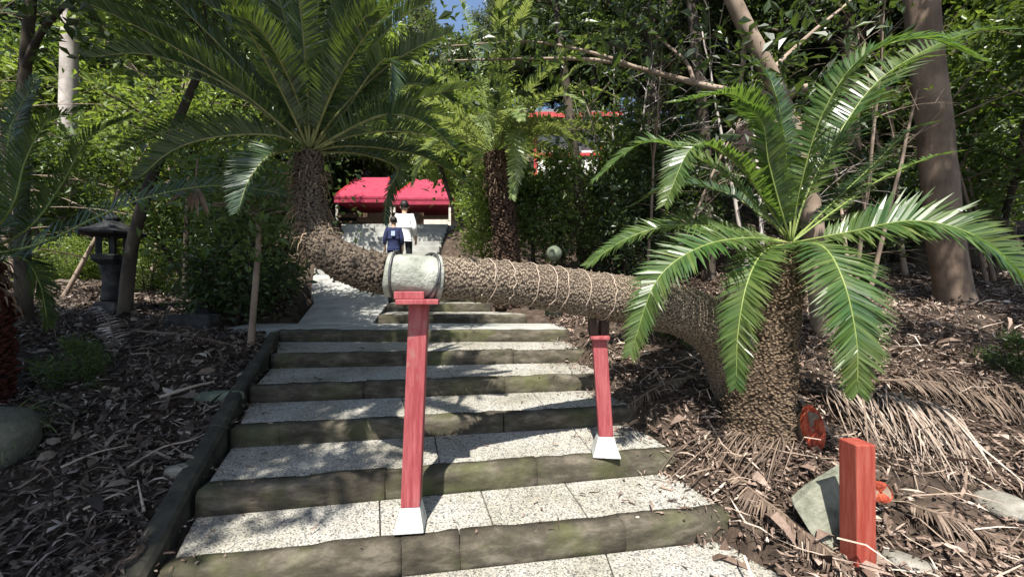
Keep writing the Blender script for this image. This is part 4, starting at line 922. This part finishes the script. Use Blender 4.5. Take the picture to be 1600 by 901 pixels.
stem_tree('thin tan leaning tree with cut branch behind the right crown', [(1292, 480, 4.2, .11), (1262, 300, 4.2, .095), (1225, 170, 4.15, .085), (1190, 90, 4.1, .08), (1150, 10, 4.1, .075), (1090, -130, 4.1, .06), (1060, -320, 4.1, .05)], 'bark_tan',
          limbs=[[(1222, 158, 4.15, .05), (1245, 142, 4.05, .045), (1262, 137, 4.0, .042)], [(1215, 150, 4.15, .04), (1120, 138, 4.3, .034), (1030, 115, 4.5, .029), (940, 95, 4.7, .023), (840, 92, 4.9, .018), (700, 95, 5.1, .010)],
                 [(1000, 108, 4.55, .024), (930, 84, 4.7, .02), (830, 66, 4.9, .016), (705, 72, 5.1, .008)], [(1085, 128, 4.35, .024), (1070, 95, 4.5, .02), (1030, 60, 4.7, .014), (990, 20, 4.9, .008)],
                 [(1165, 40, 4.1, .03), (1160, 110, 4.2, .022), (1150, 150, 4.3, .014)], [(1200, 115, 4.1, .03), (1270, 50, 4.3, .02), (1330, 0, 4.6, .014), (1380, -60, 4.8, .008)]], crown=(1.8, 4000), seed=2)
stem_tree('pale grey straight trunk standing at the far left', [(102, 420, 8.2, .16), (104, 300, 8.2, .15), (108, 100, 8.2, .14), (112, -80, 8.2, .13), (112, -300, 8.2, .11)], 'bark_pale', crown=(2.4, 7000), leafmat='leaf_mid', seed=3)
stem_tree('dark thin forked tree in the upper left corner', [(38, 520, 3.7, .06), (34, 300, 3.7, .052), (38, 130, 3.7, .045), (48, 0, 3.7, .04), (60, -160, 3.7, .03)], 'bark_dark', limbs=[[(38, 110, 3.7, .035), (62, 55, 3.6, .028), (95, 15, 3.5, .02), (130, -20, 3.5, .01)]], crown=(1.2, 2600), lsz=.10, seed=4)
stem_tree('slender brown tree leaning beside the dark lantern', [(194, 505, 4.4, .07), (200, 430, 4.4, .062), (212, 360, 4.4, .058), (240, 270, 4.4, .05), (280, 185, 4.4, .042), (330, 60, 4.4, .034), (350, -60, 4.4, .026)], 'bark_dark', crown=(1.4, 3600), lsz=.09, leafmat='leaf_mid', seed=5)
stem_tree('slim sapling stem standing in front of the landing edge', [(390, 535, 4.1, .035), (398, 460, 4.1, .03), (404, 380, 4.1, .026), (402, 320, 4.1, .02)], 'bark_tan', crown=(.6, 2600), lsz=.075, leafmat='leaf_mid', seed=6)
stem_tree('thin dark sapling behind the hanging dead leaf', [(290, 440, 6.0, .045), (291, 390, 6.0, .04), (294, 300, 6.0, .03), (300, 200, 6.0, .02)], 'bark_dark', crown=(1.0, 3400), lsz=.10, leafmat='leaf_light', seed=7)
stem_tree('dark slim tree in front of the white and red building', [(915, 380, 7.2, .11), (905, 300, 7.2, .10), (895, 220, 7.2, .09), (885, 140, 7.2, .08), (870, 20, 7.2, .06), (860, -80, 7.2, .05)], 'bark_dark', limbs=[[(895, 215, 7.2, .04), (925, 165, 7.1, .03), (960, 120, 7.0, .02)]], crown=(1.6, 1500), seed=8)
stem_tree('reddish brown trunk in the shade behind the drooping fronds', [(1108, 370, 7.6, .12), (1104, 300, 7.6, .11), (1098, 180, 7.6, .10), (1080, 0, 7.6, .09), (1070, -200, 7.6, .08)], 'bark_dark', crown=(2.2, 6000), seed=9)
PR['bare'] = proto('bare_sapling', 31, 3.4, .03, .6, 1.5, 60, .08, 26, .1, stems=3); PR['bare2'] = proto('bare_sapling', 32, 4.6, .04, 1.0, 1.9, 80, .08, 28, .1, stems=2)
for i, (px_, D_, key, sc_, bk, lab) in enumerate([(1010, 6.2, 'bare', 1.0, 'bark_tan', 'leafless twiggy sapling above the stem bend'), (1340, 5.6, 'bare', 1.1, 'bark_tan', 'leafless twiggy sapling between right crown and thick trunk'), (1180, 6.4, 'bare2', 1.0, 'bark_pale', 'tall bare sapling behind the right crown'),
    (1400, 7.5, 'bare2', 1.1, 'bark_tan', 'bare sapling just left of the thick trunk'), (1560, 6.2, 'bare', 1.1, 'bark_brown', 'bare twigs right of the thick trunk'), (960, 8.5, 'bare2', 1.0, 'bark_pale', 'bare pale sapling beside the white and red hall'), (60, 5.6, 'bare', 1.1, 'bark_tan', 'bare twiggy sapling near the pale left trunk'), (250, 7.5, 'bare2', 1.0, 'bark_tan', 'bare sapling behind the slender leaning tree')]):
    x = (px_ - 800) / F * D_; tree('bare_sapling', key, (x, D_, float(gz(x, D_))), sc_, i * 1.1, bk, 'leaf_mid', lab, 'tree')
for i, (x, y, s_, lab) in enumerate([(3.4, 9.3, .85, 'tall dark trunked tree rising right of the white and red hall'), (9.2, 9.0, .95, 'tall dark tree at the right behind the thick brown trunk'), (-10.2, 10.5, .95, 'tall dark tree at the far left beyond the pale trunk'), (7.3, 8.4, .8, 'tall dark tree behind the right cycad crown')]):
    tree('tall_tree', 'tall', (x, y, float(gz(x, y)) - .1), s_, i * 2.1, 'bark_dark', 'leaf_dark', lab, 'tree')
for i, (x, y, s_, lf_, lab) in enumerate([(-8.0, 27.5, 1.5, 'leaf_mid', 'large tree closing the view behind the left red roof'), (-5.2, 26.5, 1.65, 'leaf_grey', 'large greyish tree rising behind the gap of the two red roofs'), (-2.2, 27.5, 1.6, 'leaf_mid', 'large tree rising behind the right red roof'), (3.2, 22.0, 1.35, 'leaf_dark', 'dark tree directly behind the white and red hall'), (5.6, 21.5, 1.3, 'leaf_dark', 'dark tree right behind the white and red hall')]):
    tree('forest_tree', 'bac'[i % 3], (x, y, float(gz(x, y)) - .1), s_, i * 1.3, 'bark_dark', lf_, lab, 'tree', 'forest trees on the slope behind')
for i, (px_, D_, sc_, lab) in enumerate([(70, 6.9, .6, 'sunlit low ground plant far left of the dark lantern'), (125, 7.4, .65, 'sunlit low ground plant just left of the dark lantern'), (235, 6.6, .55, 'sunlit low plant between lantern and hanging leaf'), (300, 7.2, .6, 'sunlit low plant left of the small lantern')]):
    x = (px_ - 800) / F * D_; tree('low_plant', 's3', (x, D_, float(gz(x, D_)) - .03), sc_, i, 'bark_dark', 'leaf_light', lab, 'plant', 'sunlit plants behind the lantern')
for i, (px_, py_, sc_, lab) in enumerate([(1592, 590, .3, 'small green weed at the right edge of the bank'), (1055, 530, .25, 'tiny weed under the stem bend'), (120, 600, .28, 'small dark weed on the left bank'), (740, 492, .3, 'small weed below the horizontal stem by the landing')]):
    p = gp(px_, py_); tree('weed', 's3', (p[0], p[1], p[2] - .02), sc_, i, 'bark_dark', 'leaf_mid', lab, 'plant')
# unseen trees added for shade: their crowns dapple the left bank and the steps
for i, (x, y, s_, key) in enumerate([(-3.1, .15, .72, 'tall'), (-3.4, -2.1, .66, 'tall'), (-6.0, -1.6, .75, 'tall')]):
    tree('shade_tree', key, (x, y, float(gz(x, y)) - .1), s_, i * 1.7, 'bark_dark', 'leaf_dark', ['tall evergreen left of the viewpoint that dapples the upper steps', 'tall evergreen behind the viewpoint that dapples the bottom steps', 'outermost tall evergreen shading the left bank from behind'][i], 'tree', 'tall trees shading the left bank')

tree('shade_tree', 'tall', (6.3, -1.2, float(gz(6.3, -1.2)) - .1), .8, 4.4, 'bark_dark', 'leaf_dark', 'tall evergreen tree farther back on the right that shades the bank', 'tree')  # this tree and the next are out of view, added to darken the right side
tree('shade_tree', 'tall', (6.4, .3, float(gz(6.4, .3)) - .1), .8, 2.2, 'bark_dark', 'leaf_dark', 'tall evergreen tree right of the viewpoint that shades the slope by the thick trunk', 'tree')
# dry leaf hanging in the left shrubs
hp = P(305, 285, 2.6)
hl = tag(empty('hanging_dead_leaf', hp), 'pinkish brown dead leaf hanging above the left shrubs', 'dead leaf')
rs = np.random.RandomState(9); mbh = MB()
for k in range(9):
    a = (k - 4) * .13; L = .20 + .04 * rs.rand(); d = np.array([math.sin(a), .15 * rs.normal(), -math.cos(a)]); s_ = np.array([math.cos(a), .3, math.sin(a)]) * .013
    mid = d * L * .55; mbh.add([-s_ * .3, s_ * .3, mid + s_, mid - s_, d * L + s_ * .2], [np.array([[0, 1, 2, 3]]), np.array([[3, 2, 4]])])
mbh.build('blade', MT['dry_brown'], hl); MB().tube([(0, 0, .0), (.01, 0, .08), (.0, .02, .16)], .005, 6).build('stalk', MT['dry_brown'], hl)
# arching grass at the left edge
gb = gp(5, 690); gr = tag(empty('grass_clump', gb), 'clump of arching pale-edged grass over the left boulder', 'grass clump')
mg = MB()
for k in range(60):
    pth = arc((0, 0, .0), rs.uniform(-1.2, 1.6), rs.uniform(.7, 1.5), rs.uniform(.25, .5), rs.uniform(1.6, 2.9), k, 9); w_ = .006; T, A, B = frames(pth); ww = np.linspace(1, .1, 9)[:, None] * w_
    v = np.concatenate([pth - A * ww, pth + A * ww]); i = np.arange(8)[:, None]; mg.add(v, [np.concatenate([i, i + 1, i + 10, i + 9], 1)])
mg.build('blades', MT['frond_yellow'], gr)

# ------------------------------------------------------------------ buildings on the terrace and slope
def hip_roof(mb, cx, cy, z, wx, wy, h, ridge, th=.10):
    a, b_ = wx / 2, wy / 2; r_ = ridge / 2
    V = np.array([(-a, -b_, 0), (a, -b_, 0), (a, b_, 0), (-a, b_, 0), (-r_, 0, h), (r_, 0, h), (-a, -b_, -th), (a, -b_, -th), (a, b_, -th), (-a, b_, -th)]) + [cx, cy, z]
    return mb.add(V, [np.array([[0, 1, 5, 4], [2, 3, 4, 5], [6, 7, 1, 0], [7, 8, 2, 1], [8, 9, 3, 2], [9, 6, 0, 3], [9, 8, 7, 6]]), np.array([[1, 2, 5], [3, 0, 4]])])
def pavilion(label, px0, px1, D, eave_py, top_py, ridge, wall):
    x0 = (px0 - 800) / F * D; x1 = (px1 - 800) / F * D; cx = (x0 + x1) / 2; wx = x1 - x0; ze = CAMZ + (450.5 - eave_py) / F * D; h = (eave_py - top_py) / F * D; zb = 3.42; wy = 3.0; cy = D + wy / 2
    e = tag(empty('pavilion', (cx, cy, zb)), label, 'pavilion')
    rf = place(hip_roof(MB(), cx, cy, ze + .18, wx, wy, h - .18, ridge).build('roof', MT['pinkroof'], e), e)
    place(MB().box((cx, cy, ze - .06 + .05), (wx * .985, wy * .985, .24)).build('valance', MT['pinkroof'], e), e)
    for sx in (-1, 1):
        for sy in (-1, 1): place(MB().box((cx + sx * wx * .46, cy + sy * wy * .45, (zb + ze) / 2 - .05), (.10, .10, ze - zb - .1)).build('post', MT['cream'], e), e)
    place(MB().box((cx, cy + wy * .40, (zb + ze) / 2 - .06), (wx * .9, .06, ze - zb - .15)).build('back_wall', MT[wall], e), e)
    place(MB().box((cx, cy - wy * .30, zb + .62), (wx * .86, .5, 1.24)).build('counter', MT['cream'], e), e)
    for sx in (-1, 1):
        for sy in (-1, 1): place(MB().tube([(cx + sx * wx / 2, cy + sy * wy / 2, ze + .19), (cx + sx * ridge / 2, cy, ze + h + .01)], .035, 6).build('hip_seam', MT['shrine_red'], e), e)
    return e
pavilion('left pavilion with pink-red hipped roof and pale walls on the terrace', 521, 613, 19.5, 312, 264, 1.6, 'cream')
pavilion('right pavilion with pink-red hipped roof behind the people', 611, 706, 18.2, 315, 266, 1.2, 'cream')
# bench left of the people on the terrace edge
bx = P(548, 335, 14.5); be = tag(empty('bench', (bx[0], 14.5, 3.42)), 'dark wooden bench under the left red roof', 'bench')
MB().box((0, 0, .42), (1.1, .35, .06)).build('seat', MT['benchwood'], be); MB().box((0, .17, .72), (1.1, .05, .16)).build('backrest', MT['benchwood'], be)
for sx in (-.45, .45):
    for sy in (-.13, .13): MB().box((sx, sy, .2), (.07, .07, .4)).build('leg', MT['benchwood'], be)
sg = P(617, 345, 15.5); se = tag(empty('notice_board', (sg[0] + .5, 15.5, 3.42)), 'dark notice board on the terrace behind the white shirt', 'board')
MB().box((0, 0, .62), (1.25, .05, .72)).build('panel', MT['benchwood'], se)
for sx in (-.5, .5): MB().box((sx, .04, .48), (.06, .06, .98)).build('leg', MT['benchwood'], se)

# white and red shrine hall
D = 15.8; cx = (888 - 800) / F * D; zb = float(gz(cx, D + 1)) - .4
sh = tag(empty('shrine_hall', (cx, D, zb)), 'white walled hall with red beams half hidden behind the slim dark tree', 'building')
zt = CAMZ + (450.5 - 192) / F * D; Hh = zt - zb; wx = 2.7; wy = 3.0
MB().box((0, wy / 2, Hh / 2), (wx, wy, Hh)).build('wall', MT['plaster'], sh)
for z_ in (Hh - .06, Hh - 1.28, Hh - 2.3):
    MB().box((0, -.03, z_), (wx + .1, .12, .16 if z_ > Hh - 1 else .13)).build('beam', MT['shrine_red'], sh)
for sx in (-1.31, -.45, .45, 1.31): MB().box((sx, -.02, Hh / 2), (.13, .13, Hh)).build('post', MT['tile_grey'] if abs(sx) < 1 else MT['shrine_red'], sh)
for x_ in (-.88, 0, .88):
    for z_ in (Hh - .42, Hh - .8): MB().box((x_, -.012, z_), (.72, .03, .025)).build('lattice_bar', MT['tile_grey'], sh)
rf = hip_roof(MB(), 0, wy / 2, Hh + .12, wx + 1.2, wy + 1.2, 1.1, 1.4, .14).build('roof', MT['tile_grey'], sh)
MB().box((0, -.62, Hh + .05), (wx + 1.24, .06, .2)).build('fascia', MT['shrine_red'], rf)
MB().box((wx / 2 + .62, wy / 2, Hh + .05), (.06, wy + 1.2, .2)).build('fascia', MT['shrine_red'], rf)

# salmon house with slate-blue roof up the slope on the right
D = 14.5; x0 = (1195 - 800) / F * D; x1 = (1300 - 800) / F * D; zb = float(gz((x0 + x1) / 2, D)) - .5; zt = CAMZ + (450.5 - 150) / F * D
ho = tag(empty('hillside_house', ((x0 + x1) / 2, D, zb)), 'salmon pink house with slate-blue lean-to up the slope at right', 'house')
wx = x1 - x0; Hh = zt - zb
MB().box((0, 1.5, Hh / 2), (wx, 3, Hh)).build('wall', MT['pinkwall'], ho)
hip_roof(MB(), 0, 1.5, Hh, wx + .7, 3.7, 1.0, wx * .5).build('roof', MT['tile_grey'], ho)
wn = MB().box((-.45, -.01, Hh - 1.6), (.7, .06, .8)).build('window', MT['glass'], ho); MB().box((-.45, -.05, Hh - 1.6), (.04, .04, .8)).build('frame', MT['plaster'], wn)
zl = CAMZ + (450.5 - 215) / F * D - zb
MB().add([(wx / 2 + .02, -.3, zl), (wx / 2 + 3.4, -.3, zl), (wx / 2 + 3.4, 2.2, zl + 1.0), (wx / 2 + .02, 2.2, zl + 1.0), (wx / 2 + .02, -.3, zl - .08), (wx / 2 + 3.4, -.3, zl - .08), (wx / 2 + 3.4, 2.2, zl + .92), (wx / 2 + .02, 2.2, zl + .92)],
         [np.array([[0, 1, 2, 3], [7, 6, 5, 4], [0, 4, 5, 1], [1, 5, 6, 2], [2, 6, 7, 3], [3, 7, 4, 0]])]).build('lean_to_roof', MT['blueroof'], ho)
MB().box((wx / 2 + 1.7, 1.0, zl / 2 - .1), (3.2, 2.0, zl - .1)).build('lean_to_wall', MT['cream'], ho)

# ------------------------------------------------------------------ people
def skin_mesh(name, verts, edges, rads, mat, parent, root=0, sub=2):
    me = bpy.data.meshes.new(name); me.from_pydata(verts, edges, []); me.materials.append(MT[mat]); o = bpy.data.objects.new(name, me); COL.objects.link(o); o.parent = parent
    m = o.modifiers.new('skin', 'SKIN')
    if not me.skin_vertices: me.skin_vertices.new() if hasattr(me.skin_vertices, 'new') else None
    if not len(me.skin_vertices):
        bpy.context.view_layer.objects.active = o; bpy.ops.mesh.customdata_skin_add()
    for v, r_ in zip(me.skin_vertices[0].data, rads): v.radius = r_ if hasattr(r_, '__len__') else (r_, r_)
    me.skin_vertices[0].data[root].use_root = True; m.use_smooth_shade = True
    sb_ = o.modifiers.new('sub', 'SUBSURF'); sb_.levels = sub; sb_.render_levels = sub
    return o
def person(label, loc, rz, H, top, bottom, arm=.25, stride=.12):
    s = H / 1.7; e = tag(empty('person', loc, rz), label, 'person', 'visitors climbing to the terrace')
    J = {'pel': (0, 0, .95), 'waist': (0, .01, 1.08), 'chest': (0, .02, 1.28), 'neck': (0, .0, 1.44), 'head0': (0, .015, 1.52), 'head': (0, .02, 1.61), 'crown': (0, .01, 1.69)}
    for sd_, sg_ in (('l', -1), ('r', 1)):
        J['hip' + sd_] = (.09 * sg_, 0, .90); J['kn' + sd_] = (.10 * sg_, .05 * sg_ * stride * 8, .50); J['an' + sd_] = (.10 * sg_, stride * sg_ * 1.2 - .04, .08 + (.04 if sg_ < 0 else 0)); J['toe' + sd_] = (.11 * sg_, stride * sg_ * 1.2 + .11, .03)
        J['sh' + sd_] = (.17 * sg_, .01, 1.39); J['el' + sd_] = (.23 * sg_, -.03, 1.12); J['wr' + sd_] = (.24 * sg_, arm * .5, .92); J['pa' + sd_] = (.24 * sg_, arm * .5 + .04, .85)
        for k, (dx, L_) in enumerate(((-.03, .07), (-.012, .085), (.008, .08), (.026, .062))): J[f'f{k}a' + sd_] = (.24 * sg_ + dx * .5, arm * .5 + .05 + dx * .8, .82); J[f'f{k}b' + sd_] = (.24 * sg_ - sg_ * .012 + dx * .5, arm * .5 + .07 + dx * .9, .82 - L_)
        J['th' + sd_] = (.215 * sg_, arm * .5 + .09, .83)
    rad = dict(pel=(.15, .11), waist=(.13, .10), chest=(.155, .11), neck=.055, head0=.068, head=(.082, .098), crown=.055)
    for sd_ in 'lr':
        rad.update({'hip' + sd_: .088, 'kn' + sd_: .058, 'an' + sd_: .042, 'toe' + sd_: .035, 'sh' + sd_: .062, 'el' + sd_: .043, 'wr' + sd_: .03, 'pa' + sd_: (.038, .022), 'th' + sd_: .011})
        for k in range(4): rad[f'f{k}a' + sd_] = .0105; rad[f'f{k}b' + sd_] = .008
    E = [('pel', 'waist'), ('waist', 'chest'), ('chest', 'neck'), ('neck', 'head0'), ('head0', 'head'), ('head', 'crown')]
    for sd_ in 'lr':
        E += [('pel', 'hip' + sd_), ('hip' + sd_, 'kn' + sd_), ('kn' + sd_, 'an' + sd_), ('an' + sd_, 'toe' + sd_), ('chest', 'sh' + sd_), ('sh' + sd_, 'el' + sd_), ('el' + sd_, 'wr' + sd_), ('wr' + sd_, 'pa' + sd_), ('pa' + sd_, 'th' + sd_)]
        for k in range(4): E += [('pa' + sd_, f'f{k}a' + sd_), (f'f{k}a' + sd_, f'f{k}b' + sd_)]
    def sub(keys, grow, mat, nm, edit=None):
        keys = list(keys); ix = {k: i for i, k in enumerate(keys)}; JJ = dict(J)
        if edit: JJ.update(edit)
        rr = []
        for k in keys:
            r_ = rad[k]; r_ = r_ if hasattr(r_, '__len__') else (r_, r_); rr.append(tuple((v + grow) * s for v in r_))
        return skin_mesh(nm, [tuple(c * s for c in JJ[k]) for k in keys], [(ix[a], ix[b_]) for a, b_ in E if a in ix and b_ in ix], rr, mat, e)
    J['hem'] = (0, .0, .84); rad['hem'] = (.150, .115); E.append(('pel', 'hem')); J['belt'] = (0, .01, 1.06); rad['belt'] = (.125, .095); E.append(('pel', 'belt'))
    sub([k for k in J if k not in ('hem', 'belt')], 0, 'skin', 'body')
    up_ = ['pel', 'hem', 'waist', 'chest', 'neck'] + [a + b_ for a in ('sh', 'el', 'wr') for b_ in 'lr']
    sub(up_, .024, top, 'shirt', {'neck': (0, 0, 1.41), 'wrl': (-.24, arm * .5 - .01, .95), 'wrr': (.24, arm * .5 - .01, .95)})
    sub(['pel', 'belt'] + [a + b_ for a in ('hip', 'kn', 'an') for b_ in 'lr'], .016, bottom, 'trousers')
    for sg_ in (-1, 1):
        a_ = np.array(J['anl' if sg_ < 0 else 'anr']); o = MB().box((a_[0] * s, (a_[1] + .07) * s, (a_[2] - .045) * s), (.095 * s, .27 * s, .085 * s), 0, .8).build('shoe', MT['trousers'], e, bevel=.02)
    bm = bmesh.new(); bmesh.ops.create_uvsphere(bm, u_segments=20, v_segments=14, radius=1)
    for v in bm.verts:
        c = v.co; c.x *= .10; c.y *= .118; c.z *= .115
        if c.y > .035 and c.z < .06: c.y = .035 + (c.y - .035) * .1
        if c.z < -.06: c.z = -.06 + (c.z + .06) * .4
        c += Vector((0, .0, 1.645)); c += Vector((0, 0, .004 * float(vnoise(np.array(c) * 1, 30)))); c *= s
    me = bpy.data.meshes.new('hair'); bm.to_mesh(me); bm.free(); me.materials.append(MT['hair']); o = bpy.data.objects.new('hair', me); COL.objects.link(o); o.parent = e
    for p in me.polygons: p.use_smooth = True
    for sg_ in (-1, 1): lathe(MB(), [(.004, -.03), (.012, -.015), (.014, .01), (.006, .03)], 8).build('ear', MT['skin'], e, smooth=True).location = (.093 * sg_ * s, .02 * s, 1.60 * s)
    lathe(MB(), [(.015, -.02), (.012, 0), (.004, .025)], 8).build('nose', MT['skin'], e, smooth=True).location = (0, .118 * s, 1.595 * s)
    return e
pw = P(632, 320, 9.35); zg = 1.765
person('person in a white shirt and dark trousers seen from behind', (pw[0], 9.35, 1.735), .1, 1.72, 'shirt', 'trousers')
pn = P(615, 343, 8.9)
pn_e = person('smaller person in a navy jacket with a pale blue print, left of the white shirt', (pn[0], 8.9, 1.655), .2, 1.36, 'navy', 'navy', .1)
MB().box((0, -.128, 1.0), (.085, .02, .11)).build('print_patch', MT['paleblue'], pn_e, bevel=.006)
